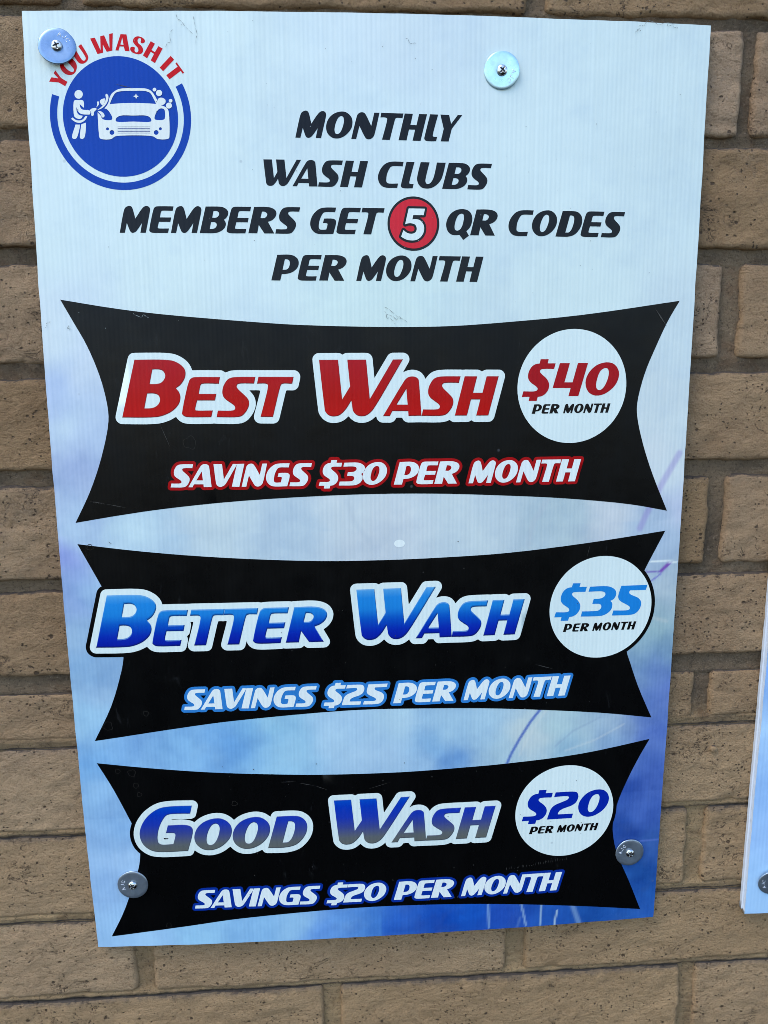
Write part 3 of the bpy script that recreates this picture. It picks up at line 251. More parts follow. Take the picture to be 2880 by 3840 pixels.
# ------------------------------------------------------------------ materials
def mat_print():
    """glossy ink on fluted plastic: colour comes from the print itself (colour attribute)"""
    mt, t, b = new_mat('printed_plastic')
    P = position(t)
    at = t.nodes.new('ShaderNodeAttribute')
    at.attribute_name = 'ink'
    # faint vertical flute shadows and grime in the sheet
    fl = noise(t, mapped(t, P, (260, 1, 1.2)), 1.0, 2, 0.5)
    fl2 = noise(t, mapped(t, P, (900, 1, 4)), 1.0, 1, 0.5)
    gr = noise(t, mapped(t, P, (9, 1, 7)), 1.0, 5, 0.6)
    k = math_(t, 'MULTIPLY_ADD', ramp(t, fl, 0.25, 0.75), 0.045, 0.972)
    k = math_(t, 'MULTIPLY', k, ramp(t, gr, 0.3, 0.62, 0.965, 1.0))
    # small scuffs
    vo = t.nodes.new('ShaderNodeTexVoronoi')
    vo.inputs['Scale'].default_value = 26.0
    t.links.new(mapped(t, P, (1, 1, 1)), vo.inputs['Vector'])
    dot = ramp(t, vo.outputs['Distance'], 0.02, 0.05, 1.0, 0.0)
    sep = t.nodes.new('ShaderNodeSeparateColor')
    t.links.new(vo.outputs['Color'], sep.inputs[0])
    dot = math_(t, 'MULTIPLY', dot, ramp(t, sep.outputs[0], 0.72, 0.76))
    comb = t.nodes.new('ShaderNodeCombineColor')
    for i in range(3):
        t.links.new(k, comb.inputs[i])
    c = mix(t, 1.0, at.outputs['Color'], comb.outputs[0], 'MULTIPLY')
    c = mix(t, math_(t, 'MULTIPLY', dot, 0.25), c, (0.16, 0.17, 0.18))
    # dust film, strongest as pale specks and streaks that show on the black ink
    du = noise(t, mapped(t, P, (70, 1, 26)), 1.0, 6, 0.7, 0.6)
    du2 = noise(t, mapped(t, P, (6, 1, 5)), 1.0, 3, 0.5)
    du = math_(t, 'MULTIPLY', ramp(t, du, 0.60, 0.78), ramp(t, du2, 0.42, 0.62))
    c = mix(t, math_(t, 'MULTIPLY', du, 0.028), c, (0.62, 0.62, 0.6))
    t.links.new(c, b.inputs['Base Color'])
    b.inputs['IOR'].default_value = 1.45
    b.inputs['Specular IOR Level'].default_value = 0.20
    rg = ramp(t, noise(t, mapped(t, P, (30, 1, 18)), 1.0, 5, 0.6), 0.3, 0.75, 0.24, 0.36)
    t.links.new(rg, b.inputs['Roughness'])
    # the flutes: 4 mm pitch, slightly irregular
    wv = t.nodes.new('ShaderNodeTexWave')
    wv.wave_type = 'BANDS'
    wv.bands_direction = 'X'
    wv.wave_profile = 'SIN'
    wv.inputs['Scale'].default_value = 1.0 / 0.0042 / 20 * 6.2832 * 1.0
    wv.inputs['Distortion'].default_value = 0.6
    wv.inputs['Detail'].default_value = 1.0
    wv.inputs['Detail Scale'].default_value = 0.15
    t.links.new(P, wv.inputs['Vector'])
    hh = math_(t, 'MULTIPLY_ADD', fl, 1.6, wv.outputs['Fac'])
    hh = math_(t, 'MULTIPLY_ADD', fl2, 0.5, hh)
    wr = noise(t, mapped(t, P, (20, 1, 26), rot=(0, 0.5, 0)), 1.0, 2, 0.5)
    n1 = bump(t, hh, 0.00009, 0.8)
    n2 = bump(t, wr, 0.0006, 0.7, n1)
    t.links.new(n2, b.inputs['Normal'])
    return mt


def mat_brick():
    mt, t, b = new_mat('painted_brick')
    P = position(t)
    oi = t.nodes.new('ShaderNodeObjectInfo')
    # shift the pattern brick by brick
    vm = t.nodes.new('ShaderNodeVectorMath')
    vm.operation = 'MULTIPLY_ADD'
    t.links.new(oi.outputs['Location'], vm.inputs[0])
    vm.inputs[1].default_value = (3.7, 1.3, 5.1)
    t.links.new(P, vm.inputs[2])
    V = vm.outputs[0]
    base = alb((148, 130, 105))
    pale = alb((164, 148, 123))
    dark = alb((123, 106, 85))
    big = noise(t, V, 9.0, 5, 0.6)
    mid = noise(t, V, 45.0, 6, 0.65)
    c = mix(t, ramp(t, big, 0.32, 0.68), dark, pale)
    c = mix(t, 0.55, c, base)
    c = mix(t, ramp(t, mid, 0.40, 0.72, 0.0, 0.35), c, pale)
    # grey bloom and scattered pale rubbed spots
    bl = math_(t, 'MULTIPLY', ramp(t, noise(t, V, 14.0, 4, 0.6), 0.52, 0.75), ramp(t, noise(t, V, 160.0, 3, 0.7), 0.42, 0.62))
    c = mix(t, math_(t, 'MULTIPLY', bl, 0.40), c, alb((128, 122, 110)))
    sp = noise(t, V, 60.0, 6, 0.8)
    sp = math_(t, 'MULTIPLY', ramp(t, sp, 0.66, 0.72), ramp(t, noise(t, V, 11.0, 2, 0.5), 0.55, 0.65))
    c = mix(t, math_(t, 'MULTIPLY', sp, 0.5), c, alb((165, 155, 138)))
    # each brick its own tone
    hs = t.nodes.new('ShaderNodeHueSaturation')
    t.links.new(c, hs.inputs['Color'])
    t.links.new(math_(t, 'MULTIPLY_ADD', oi.outputs['Random'], 0.22, 0.86), hs.inputs['Value'])
    t.links.new(math_(t, 'MULTIPLY_ADD', oi.outputs['Random'], -0.14, 1.05), hs.inputs['Saturation'])
    c = hs.outputs[0]
    sxp = t.nodes.new('ShaderNodeSeparateXYZ')
    t.links.new(P, sxp.inputs[0])
    zz = math_(t, 'MULTIPLY_ADD', noise(t, P, 5.0, 2, 0.5), 0.10, sxp.outputs['Z'])
    lowc = ramp(t, zz, HGT - 0.235, HGT - 0.125, 1.0, 0.0)
    c = mix(t, math_(t, 'MULTIPLY', lowc, 0.45), c, alb((164, 148, 120)))
    # unsprayed grey smear along the upper arris of each brick in the lower courses
    oc = t.nodes.new('ShaderNodeTexCoord')
    so = t.nodes.new('ShaderNodeSeparateXYZ')
    t.links.new(oc.outputs['Object'], so.inputs[0])
    ar = math_(t, 'MULTIPLY_ADD', math_(t, 'SUBTRACT', noise(t, mapped(t, V, (1, 1, 0.3)), 80.0, 5, 0.75), 0.5), 0.016, so.outputs['Z'])
    ar = math_(t, 'MULTIPLY', ramp(t, ar, 0.0385, 0.0455), math_(t, 'MULTIPLY_ADD', lowc, 0.45, 0.25))
    c = mix(t, ar, c, alb((92, 88, 82)))
    # pits and tears in the face
    dv = t.nodes.new('ShaderNodeTexNoise')
    dv.inputs['Scale'].default_value = 130.0
    dv.inputs['Detail'].default_value = 2.0
    t.links.new(V, dv.inputs['Vector'])
    vm2 = t.nodes.new('ShaderNodeVectorMath')
    vm2.operation = 'MULTIPLY_ADD'
    t.links.new(dv.outputs['Color'], vm2.inputs[0])
    vm2.inputs[1].default_value = (0.0045, 0.0045, 0.0045)
    t.links.new(V, vm2.inputs[2])
    pits = None
    for sc, lo, hi, dens, seed in ((110.0, 0.14, 0.24, 0.74, 0), (240.0, 0.18, 0.32, 0.70, 1), (48.0, 0.08, 0.14, 0.80, 2)):
        vo = t.nodes.new('ShaderNodeTexVoronoi')
        vo.inputs['Scale'].default_value = sc
        t.links.new(mapped(t, vm2.outputs[0], (1, 1, 1.25), (seed * 3.1, 0, 0)), vo.inputs['Vector'])
        s2 = t.nodes.new('ShaderNodeSeparateColor')
        t.links.new(vo.outputs['Color'], s2.inputs[0])
        d = ramp(t, vo.outputs['Distance'], lo, hi, 1.0, 0.0)
        clus = ramp(t, noise(t, V, 16.0 + seed * 9, 3, 0.6), 0.40, 0.66, -0.30, 0.12)
        d = math_(t, 'MULTIPLY', d, math_(t, 'GREATER_THAN', math_(t, 'ADD', s2.outputs[0], clus), dens))
        pits = d if pits is None else math_(t, 'MAXIMUM', pits, d)
    # torn cracks: thin contour of a stretched noise where another noise allows it
    cr = noise(t, mapped(t, V, (1.0, 1, 1.7)), 32.0, 5, 0.7, 0.8)
    cr = ramp(t, math_(t, 'ABSOLUTE', math_(t, 'SUBTRACT', cr, 0.5)), 0.004, 0.014, 1.0, 0.0)
    cr = math_(t, 'MULTIPLY', cr, ramp(t, noise(t, V, 27.0, 3, 0.6), 0.58, 0.66))
    pits = math_(t, 'MAXIMUM', pits, cr)
    c = mix(t, math_(t, 'MULTIPLY', pits, 0.80), c, alb((48, 38, 29)))
    # sandy grain of the face
    gn = noise(t, V, 620.0, 5, 0.8)
    gn2 = noise(t, V, 260.0, 4, 0.75)
    c = mix(t, ramp(t, gn, 0.34, 0.50, 0.42, 0.0), c, alb((84, 68, 52)))
    c = mix(t, ramp(t, gn2, 0.32, 0.47, 0.50, 0.0), c, alb((88, 72, 56)))
    c = mix(t, ramp(t, gn, 0.56, 0.72, 0.0, 0.30), c, alb((168, 152, 128)))
    # unpainted, dirty top ledges and arrises (faces that look up), and the sides deep in the joint
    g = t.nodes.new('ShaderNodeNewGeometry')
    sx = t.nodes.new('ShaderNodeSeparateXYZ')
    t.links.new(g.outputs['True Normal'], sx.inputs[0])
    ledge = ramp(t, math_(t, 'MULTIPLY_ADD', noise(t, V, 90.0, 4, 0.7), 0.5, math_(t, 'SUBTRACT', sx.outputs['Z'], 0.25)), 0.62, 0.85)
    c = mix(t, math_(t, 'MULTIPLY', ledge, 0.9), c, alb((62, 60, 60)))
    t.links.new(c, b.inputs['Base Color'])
    b.inputs['Roughness'].default_value = 0.72
    b.inputs['Specular IOR Level'].default_value = 0.35
    h = math_(t, 'MULTIPLY_ADD', gn2, 0.9, noise(t, mapped(t, V, (1, 1, 1.5)), 62.0, 7, 0.72))
    h = math_(t, 'MULTIPLY_ADD', gn, 0.40, h)
    n1 = bump(t, h, 0.0042, 1.0)
    n2 = bump(t, math_(t, 'SUBTRACT', 1.0, pits), 0.0022, 1.0, n1)
    t.links.new(n2, b.inputs['Normal'])
    return mt


def mat_mortar():
    mt, t, b = new_mat('sandy_mortar')
    P = position(t)
    sx = t.nodes.new('ShaderNodeSeparateXYZ')
    t.links.new(P, sx.inputs[0])
    big = noise(t, P, 13.0, 4, 0.6)
    grain = noise(t, P, 300.0, 5, 0.85)
    grey = mix(t, ramp(t, big, 0.3, 0.7), alb((104, 95, 80)), alb((138, 127, 108)))
    # the lower courses have paint carried over the joints
    tan = mix(t, ramp(t, big, 0.3, 0.7), alb((150, 134, 106)), alb((172, 156, 124)))
    zz = math_(t, 'MULTIPLY_ADD', noise(t, P, 7.0, 2, 0.5), 0.10, sx.outputs['Z'])
    low = ramp(t, zz, HGT - 0.185, HGT - 0.135, 1.0, 0.0)
    c = mix(t, low, grey, tan)
    at = t.nodes.new('ShaderNodeAttribute')
    at.attribute_name = 'soot'
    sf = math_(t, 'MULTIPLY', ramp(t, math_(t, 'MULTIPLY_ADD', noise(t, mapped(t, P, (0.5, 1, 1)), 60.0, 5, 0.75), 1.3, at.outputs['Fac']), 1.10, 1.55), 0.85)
    # rust-brown paint edge here and there
    ru = math_(t, 'MULTIPLY', ramp(t, noise(t, P, 34.0, 4, 0.7), 0.54, 0.66), 0.35)
    c = mix(t, ru, c, alb((104, 78, 50)))
    c = mix(t, ramp(t, grain, 0.56, 0.68, 0.0, 0.7), c, alb((170, 160, 144)))
    c = mix(t, ramp(t, grain, 0.32, 0.48, 0.8, 0.0), c, alb((40, 33, 27)))
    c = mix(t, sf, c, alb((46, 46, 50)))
    t.links.new(c, b.inputs['Base Color'])
    b.inputs['Roughness'].default_value = 0.9
    h = math_(t, 'MULTIPLY_ADD', grain, 0.9, noise(t, P, 150.0, 5, 0.7))
    t.links.new(bump(t, h, 0.0060, 1.0), b.inputs['Normal'])
    return mt


def mat_zinc(name, tone=(0.40, 0.47, 0.53), rough=0.34, metal=0.82):
    mt, t, b = new_mat(name)
    P = position(t)
    n = noise(t, P, 260.0, 5, 0.65)
    n2 = noise(t, P, 60.0, 3, 0.6)
    c = mix(t, ramp(t, n, 0.3, 0.7), tuple(v * 0.86 for v in tone), tone)
    c = mix(t, ramp(t, n2, 0.45, 0.7, 0, 0.35), c, tuple(v * 0.8 for v in tone))
    t.links.new(c, b.inputs['Base Color'])
    b.inputs['Metallic'].default_value = metal
    t.links.new(ramp(t, n2, 0.3, 0.7, rough - 0.06, rough + 0.10), b.inputs['Roughness'])
    t.links.new(bump(t, n, 0.00006, 0.6), b.inputs['Normal'])
    return mt


def mat_plain(name, rgb, rough=0.5):
    mt, t, b = new_mat(name)
    P = position(t)
    n = noise(t, P, 90.0, 4, 0.6)
    c = mix(t, ramp(t, n, 0.3, 0.7), tuple(v * 0.9 for v in rgb), rgb)
    t.links.new(c, b.inputs['Base Color'])
    b.inputs['Roughness'].default_value = rough
    return mt


M_PRINT = mat_print()
M_BRICK = mat_brick()
M_MORTAR = mat_mortar()
M_ZINC = mat_zinc('zinc_plate')
M_ZINC_BLUE_REFL = mat_zinc('zinc_blue_reflection', (0.24, 0.35, 0.48), 0.30, 0.92)  # top left washer: reflected blue sky painted into the zinc's base colour
M_ZINC_BRIGHT_REFL = mat_zinc('zinc_bright_reflection', (0.55, 0.78, 0.86), 0.28, 0.85)  # upper right washer: same zinc, colour lightened to imitate a bright sky reflection
M_SCREW = mat_zinc('screw_steel', (0.72, 0.72, 0.70), 0.22, 1.0)
M_RECESS = mat_plain('dark_recess', (0.03, 0.03, 0.032), 0.6)
M_EDGE = mat_plain('cut_plastic_edge', (0.66, 0.70, 0.72), 0.55)
M_STAMP = mat_zinc('stamped_letters', (0.86, 0.89, 0.92), 0.45, 0.6)


# ------------------------------------------------------------------ object helpers
def empty(name, loc, label=None, cat=None, group=None, kind=None):
    o = bpy.data.objects.new(name, None)
    o.empty_display_size = 0.05
    o.location = loc
    COL.objects.link(o)
    props(o, label, cat, group, kind)
    return o


def props(o, label=None, cat=None, group=None, kind=None):
    for k_, v_ in (('label', label), ('category', cat), ('group', group), ('kind', kind)):
        if v_:
            o[k_] = v_


def link(name, me, mats, parent=None, loc=(0, 0, 0)):
    """link a mesh whose vertices are local to loc (world position)"""
    for mt in (mats if isinstance(mats, (list, tuple)) else [mats]):
        me.materials.append(mt)
    o = bpy.data.objects.new(name, me)
    COL.objects.link(o)
    if parent is not None:
        o.parent = parent
        base = Vector((0, 0, 0))
        q = parent
        while q is not None:
            base += q.location
            q = q.parent
        o.location = Vector(loc) - base
    else:
        o.location = loc
    return o


def mesh_np(name, V, F, smooth=True):
    me = bpy.data.meshes.new(name)
    V = np.asarray(V, dtype=np.float32)
    F = np.asarray(F, dtype=np.int32)
    nf, k = F.shape
    me.vertices.add(len(V))
    me.vertices.foreach_set('co', V.ravel())
    me.loops.add(nf * k)
    me.loops.foreach_set('vertex_index', F.ravel())
    me.polygons.add(nf)
    me.polygons.foreach_set('loop_start', np.arange(0, nf * k, k, dtype=np.int32))
    me.polygons.foreach_set('loop_total', np.full(nf, k, dtype=np.int32))
    me.update(calc_edges=True)
    me.validate()
    if smooth:
        me.polygons.foreach_set('use_smooth', np.ones(len(me.polygons), dtype=bool))
    return me


def grid_faces(nx, ny):
    i = np.arange(nx - 1)[:, None]
    j = np.arange(ny - 1)[None, :]
    a = (i * ny + j).ravel()
    return np.stack([a, a + ny, a + ny + 1, a + 1], 1)


# smooth value noise in numpy
class VN:
    def __init__(self, seed):
        self.t = np.random.RandomState(seed).rand(257, 257)

    def one(self, x, y):
        xi = np.floor(x).astype(int)
        yi = np.floor(y).astype(int)
        fx = x - xi
        fy = y - yi
        fx = fx * fx * (3 - 2 * fx)
        fy = fy * fy * (3 - 2 * fy)
        xi %= 256
        yi %= 256
        t = self.t
        return (t[xi, yi] * (1 - fx) + t[xi + 1, yi] * fx) * (1 - fy) + (t[xi, yi + 1] * (1 - fx) + t[xi + 1, yi + 1] * fx) * fy

    def fbm(self, x, y, octv=4, gain=0.5):
        s = 0
        a = 1.0
        n = 0
        for o in range(octv):
            s = s + a * (self.one(x * 2 ** o + 17.3 * o, y * 2 ** o + 9.1 * o) - 0.5)
            n += a
            a *= gain
        return s / n


# ------------------------------------------------------------------ the wall
ROW = {  # course -> (top, bottom, x of one vertical joint, joint width)
}
tops = [0.4570, 0.3550, 0.2490, 0.1447, 0.0415, -0.0624, -0.1700, -0.2310, -0.3290, -0.4312, -0.5270]
bots = [0.3648, 0.2628, 0.1584, 0.0570, -0.0513, -0.1512, -0.2215, -0.3230, -0.4228, -0.5215, -0.6200]
for i in range(11):
    ROW[i] = (tops[i], bots[i])
ROW[-1] = (0.5585, 0.4668)
ROW[-2] = (0.6620, 0.5695)
ROW[-3] = (0.7640, 0.6720)
ROW[-4] = (0.8660, 0.7740)
ROW[11] = (-0.6310, -0.7220)
ROW[12] = (-0.7320, -0.8230)
ROW[13] = (-0.8330, -0.9250)
ROW[14] = (-0.9350, -1.0270)
ROW[15] = (-1.0370, -1.1290)
PITCH = 0.4095
JOINT_A = 0.3475      # courses 0,2,4...
JOINT_B = 0.1455
FACE = -0.007
DEEP = -0.015


def joint_x(r):
    a = JOINT_A if r % 2 == 0 else JOINT_B
    if r in (9,):
        a = 0.1500
    if r in (10,):
        a = 0.3540
    if r in (6, 8):
        a = 0.3455 if r == 6 else 0.3500
    return a


def joint_w(r):
    return {-1: 0.017, 0: 0.0135, 2: 0.019, 4: 0.018, 6: 0.018, 8: 0.020, 9: 0.020, 10: 0.019}.get(r, 0.017)


wall = empty('brick_wall', wp(0, 0, FACE), 'weathered tan painted brick wall in running bond behind the wash club board', 'wall')
rs = np.random.RandomState(5)


def make_brick(x0, x1, y0, y1, seed, fine, lowrow):
    vn = VN(seed)
    w = x1 - x0
    h = y1 - y0
    st = 0.0028 if fine else 0.008
    rim = [0.0, 0.0004, 0.0013, 0.0028, 0.0050]
    def axis(L):
        n = max(3, int((L - 2 * rim[-1]) / st))
        mid_ = np.linspace(rim[-1], L - rim[-1], n)
        return np.concatenate([[0, 0], rim[1:-1], mid_, [L - r_ for r_ in rim[1:-1]][::-1], [L, L]])
    ax = axis(w)
    ay = axis(h)
    nx, ny = len(ax), len(ay)
    X, Y = np.meshgrid(ax, ay, indexing='ij')
    dx = np.minimum(X, w - X)
    dy = np.minimum(Y, h - Y)
    d = np.minimum(dx, dy)
    # rounded corners: pull the outline in
    rc = 0.007
    cx = np.clip(rc - dx, 0, None)
    cy = np.clip(rc - dy, 0, None)
    over = np.hypot(cx, cy)
    # height of the face
    gx = X + x0
    gy = Y + y0
    S = 1.0
    zf = vn.fbm(gx * 14, gy * 24, 3) * 0.0040 + vn.fbm(gx * 48 + 5, gy * 80, 4, 0.62) * 0.0036
    # soft shallow dents, tears near the upper and lower arris
    tear = np.clip(vn.fbm(gx * 42 + 30, gy * 60 + 3, 3) - 0.12, 0, 1)
    zf = zf - tear * 0.010 * np.exp(-d / 0.012)
    # rounded arris with a radius that wanders along the edge
    rad = 0.0032 + 0.0030 * (vn.fbm(gx * 30 + 60, gy * 30 + 11, 3) + 0.3)
    rad = np.clip(rad, 0.0015, 0.0070)
    e = np.clip(1 - d / rad, 0, 1)
    zf = zf - rad * 0.75 * (1 - np.sqrt(np.clip(1 - e * e, 0, 1)))
    ec = np.clip((over - rc * 0.45) / (rc * 0.55), 0, 1)
    zf = zf - 0.002 * ec ** 2
    # shift the outline
    jx = vn.fbm(gx * 30 + 90, gy * 30 + 40, 5, 0.7) * 0.0075
    jy = vn.fbm(gx * 34 + 140, gy * 34 + 70, 5, 0.75) * (0.0066 if not lowrow else 0.0045)
    edge = np.exp(-d / 0.006)
    px = X + jx * edge
    py = Y + jy * edge
    # corner pull
    k = np.where(over > rc, (over - rc), 0)
    px = px + np.where(X < w / 2, 1, -1) * np.where(over > 1e-9, cx / np.maximum(over, 1e-9), 0) * k
    py = py + np.where(Y < h / 2, 1, -1) * np.where(over > 1e-9, cy / np.maximum(over, 1e-9), 0) * k
    # outermost ring goes back into the wall
    ring = np.zeros_like(X, bool)
    ring[0, :] = ring[-1, :] = True
    ring[:, 0] = ring[:, -1] = True
    zf = np.where(ring, DEEP - 0.012 - FACE, zf)
    V = np.stack([(px - w / 2).ravel(), -(zf).ravel(), (py - h / 2).ravel()], 1)
    F = grid_faces(nx, ny)
    me = mesh_np('brick', V, F)
    return me


cnt = 0
for r in sorted(ROW):
    yt, yb = ROW[r]
    jx, jw = joint_x(r), joint_w(r)
    k0 = math.floor((-1.0 - jx) / PITCH)
    x = jx + k0 * PITCH
    while x < 0.95:
        xa = x + jw / 2
        xb = x + PITCH - jw / 2
        # only the bricks near the picture get a fine mesh
        vis = xb > -0.46 and xa < 0.50 and yt > -0.66 and yb < 0.52
        hidden = xa > -0.27 and xb < 0.27 and yt < 0.44 and yb > -0.44
        j = rs.uniform(-0.0008, 0.0008, 4)
        me = make_brick(xa + j[0], xb + j[1], yb + j[2], yt + j[3], 100 + cnt, vis and not hidden, r >= 6)
        zoff = rs.uniform(-0.0008, 0.0008)
        link('brick', me, M_BRICK, wall, wp((xa + xb) / 2, (yt + yb) / 2, FACE + zoff))
        cnt += 1
        x += PITCH

# mortar: one bedded sheet between the bricks
vn = VN(77)
mx = np.arange(-1.30, 1.301, 0.0045)
my = np.arange(-1.16, 0.901, 0.0022)
MX, MY = np.meshgrid(mx, my, indexing='ij')
mz = np.full_like(MX, -0.0135)
lowm = 1 / (1 + np.exp((MY + 0.165) / 0.004))        # lower courses: struck nearly flush
inbed = np.zeros_like(MX)
for r in ROW:
    if r + 1 in ROW:
        inbed = np.maximum(inbed, ((MY <= ROW[r][1] + 0.001) & (MY >= ROW[r + 1][0] - 0.001)).astype(float))
mz = mz * (1 - lowm) + lowm * np.where(inbed > 0, -0.0096, -0.0122)
for r in ROW:                                          # bed joint slopes back towards the brick below
    yb = ROW[r][1]
    yn = ROW[r + 1][0] if r + 1 in ROW else yb - 0.01
    inside = (MY <= yb + 0.002) & (MY >= yn - 0.002)
    tt = np.clip((yb - MY) / max(yb - yn, 1e-4), 0, 1)
    flush = np.where(inside, (1 - tt) * 0.0020 * lowm + (1 - tt) * 0.0012 * (1 - lowm), 0)
    mz = mz + flush
mz = mz + vn.fbm(MX * 45, MY * 45, 4, 0.65) * 0.0046 + vn.fbm(MX * 200, MY * 200, 2) * 0.0022
V = np.stack([MX.ravel(), -(mz - FACE).ravel(), MY.ravel()], 1)
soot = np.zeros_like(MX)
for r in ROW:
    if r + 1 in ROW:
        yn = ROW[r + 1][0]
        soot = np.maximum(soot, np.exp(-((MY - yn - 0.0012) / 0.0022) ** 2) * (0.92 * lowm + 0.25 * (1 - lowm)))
me_m = mesh_np('mortar', V, grid_faces(len(mx), len(my)))
sa = me_m.attributes.new('soot', 'FLOAT', 'POINT')
sa.data.foreach_set('value', soot.ravel().astype(np.float32))
link('mortar', me_m, M_MORTAR, wall, wp(0, 0, FACE))
# the wall's own thickness behind the face
bm_v = []
bx0, bx1, by0, by1, bz0, bz1 = -1.30, 1.30, -1.16, 0.90, -0.019, -0.20
for (a, c, d_) in ((bx0, by0, bz0), (bx1, by0, bz0), (bx1, by1, bz0), (bx0, by1, bz0), (bx0, by0, bz1), (bx1, by0, bz1), (bx1, by1, bz1), (bx0, by1, bz1)):
    bm_v.append((a, -(d_ - FACE), c))
bf = [(0, 1, 2, 3), (7, 6, 5, 4), (4, 5, 1, 0), (5, 6, 2, 1), (6, 7, 3, 2), (7, 4, 0, 3)]
link('wall_core', mesh_np('wall_core', bm_v, bf, False), M_MORTAR, wall, wp(0, 0, FACE))


# ------------------------------------------------------------------ print geometry
def parse(s):
    out = []
    for a in s.split(','):
        q = a.split()
        out.append((float(q[0]), float(q[1]), len(q) > 2))
    return out


def curve(pts, sub=5):
    """corners stay sharp, runs of smooth points become a centripetal Catmull-Rom curve"""
    n = len(pts)
    P = np.array([(p[0], p[1]) for p in pts])
    S = [p[2] for p in pts]
    out = []
    for i in range(n):
        a, b = P[i], P[(i + 1) % n]
        if not (S[i] or S[(i + 1) % n]):
            out.append(a)
            continue
        p0 = P[i - 1] if S[i] else a + (a - b) * 0.3
        p3 = P[(i + 2) % n] if S[(i + 1) % n] else b + (b - a) * 0.3
        if (not S[i]) or (not S[(i + 1) % n]):
            # between a corner and a smooth point the outline runs nearly straight
            pass
        t0 = 0.0
        t1 = t0 + max(np.hypot(*(a - p0)), 1e-9) ** 0.5
        t2 = t1 + max(np.hypot(*(b - a)), 1e-9) ** 0.5
        t3 = t2 + max(np.hypot(*(p3 - b)), 1e-9) ** 0.5
        for k in range(sub):
            t = t1 + (t2 - t1) * k / sub
            A1 = (t1 - t) / (t1 - t0) * p0 + (t - t0) / (t1 - t0) * a
            A2 = (t2 - t) / (t2 - t1) * a + (t - t1) / (t2 - t1) * b
            A3 = (t3 - t) / (t3 - t2) * b + (t - t2) / (t3 - t2) * p3
            B1 = (t2 - t) / (t2 - t0) * A1 + (t - t0) / (t2 - t0) * A2
            B2 = (t3 - t) / (t3 - t1) * A2 + (t - t1) / (t3 - t1) * A3
            out.append((t2 - t) / (t2 - t1) * B1 + (t - t1) / (t2 - t1) * B2)
    return np.array(out)


def circle(cx, cy, r, n=96):
    a = np.arange(n) * 2 * math.pi / n
    return np.stack([cx + r * np.cos(a), cy + r * np.sin(a)], 1)


def inside(loops, Q):
    """even-odd test of points Q against all loops"""
    c = np.zeros(len(Q), bool)
    x, y = Q[:, 0], Q[:, 1]
    for L in loops:
        A = L
        B = np.roll(L, -1, 0)
        for s in range(0, len(A), 64):
            a = A[s:s + 64]
            b = B[s:s + 64]
            cond = (a[None, :, 1] > y[:, None]) != (b[None, :, 1] > y[:, None])
            dy = b[None, :, 1] - a[None, :, 1]
            dy = np.where(dy == 0, 1e-12, dy)
            xi = a[None, :, 0] + (y[:, None] - a[None, :, 1]) * (b[None, :, 0] - a[None, :, 0]) / dy
            c ^= (np.sum(cond & (x[:, None] < xi), 1) % 2 == 1)
    return c


def triangulate(sets, step):
    """constrained triangulation of several loop sets at once -> verts, tris, list of inside flags per set"""
    pts = []
    edges = []
    allp = np.concatenate([l for s in sets for l in s])
    lo, hi = allp.min(0), allp.max(0)
    for s in sets:
        for l in s:
            # split long edges so the sheet can follow the board's bow
            L = []
            for i in range(len(l)):
                a, b = l[i], l[(i + 1) % len(l)]
                d = np.hypot(*(b - a))
                n = max(1, int(math.ceil(d / (step * 1.5))))
                for k in range(n):
                    L.append(a + (b - a) * k / n)
            b0 = len(pts)
            pts += L
            edges += [(b0 + i, b0 + (i + 1) % len(L)) for i in range(len(L))]
    gx = np.arange(lo[0] + step * 0.37, hi[0], step)
    gy = np.arange(lo[1] + step * 0.41, hi[1], step)
    if len(gx) and len(gy):
        G = np.stack(np.meshgrid(gx, gy, indexing='ij'), -1).reshape(-1, 2)
        keep = np.zeros(len(G), bool)
        for s in sets:
            keep |= inside(s, G)
        pts += list(G[keep])
    K = 1000.0
    r = delaunay_2d_cdt([Vector((p[0] * K, p[1] * K)) for p in pts], edges, [], 0, 1e-4, False)
    V = np.array([(v[0], v[1]) for v in r[0]]) / K
    T = np.array([f for f in r[2] if len(f) == 3])
    cen = V[T].mean(1)
    fl = [inside(s, cen) for s in sets]
    return V, T, fl


def print_obj(name, sets, parent, z, paint, step=0.012, pick=None, label=None):
    """sets[0] bounds the ink; paint(V, T, flags) -> per-corner colours (nT,3,3)"""
    V, T, fl = triangulate(sets, step)
    k = fl[0] if pick is None else pick(fl)
    T = T[k]
    fl = [f[k] for f in fl]
    a = V[T[:, 1]] - V[T[:, 0]]
    b = V[T[:, 2]] - V[T[:, 0]]
    flip = (a[:, 0] * b[:, 1] - a[:, 1] * b[:, 0]) < 0
    T[flip] = T[flip][:, ::-1]
    used, inv = np.unique(T, return_inverse=True)
    T = inv.reshape(-1, 3)
    V = V[used]
    colr = paint(V, T, fl)
    W = np.stack([V[:, 0], -(bulge(V[:, 0], V[:, 1]) + z), V[:, 1]], 1)
    me = mesh_np(name, W, T)
    at = me.color_attributes.new('ink', 'FLOAT_COLOR', 'CORNER')
    cc = np.ones((len(T), 3, 4), np.float32)
    cc[:, :, :3] = colr
    if len(me.loops) == len(T) * 3:
        at.data.foreach_set('color', cc.ravel())
    o = link(name, me, M_PRINT, parent, wp(0, 0, 0))
    if label:
        o['label'] = label
    return o


def flat(rgb, spec=0.0):
    c = np.array(alb(rgb, spec))
    return lambda V, T, fl: np.broadcast_to(c, (len(T), 3, 3))


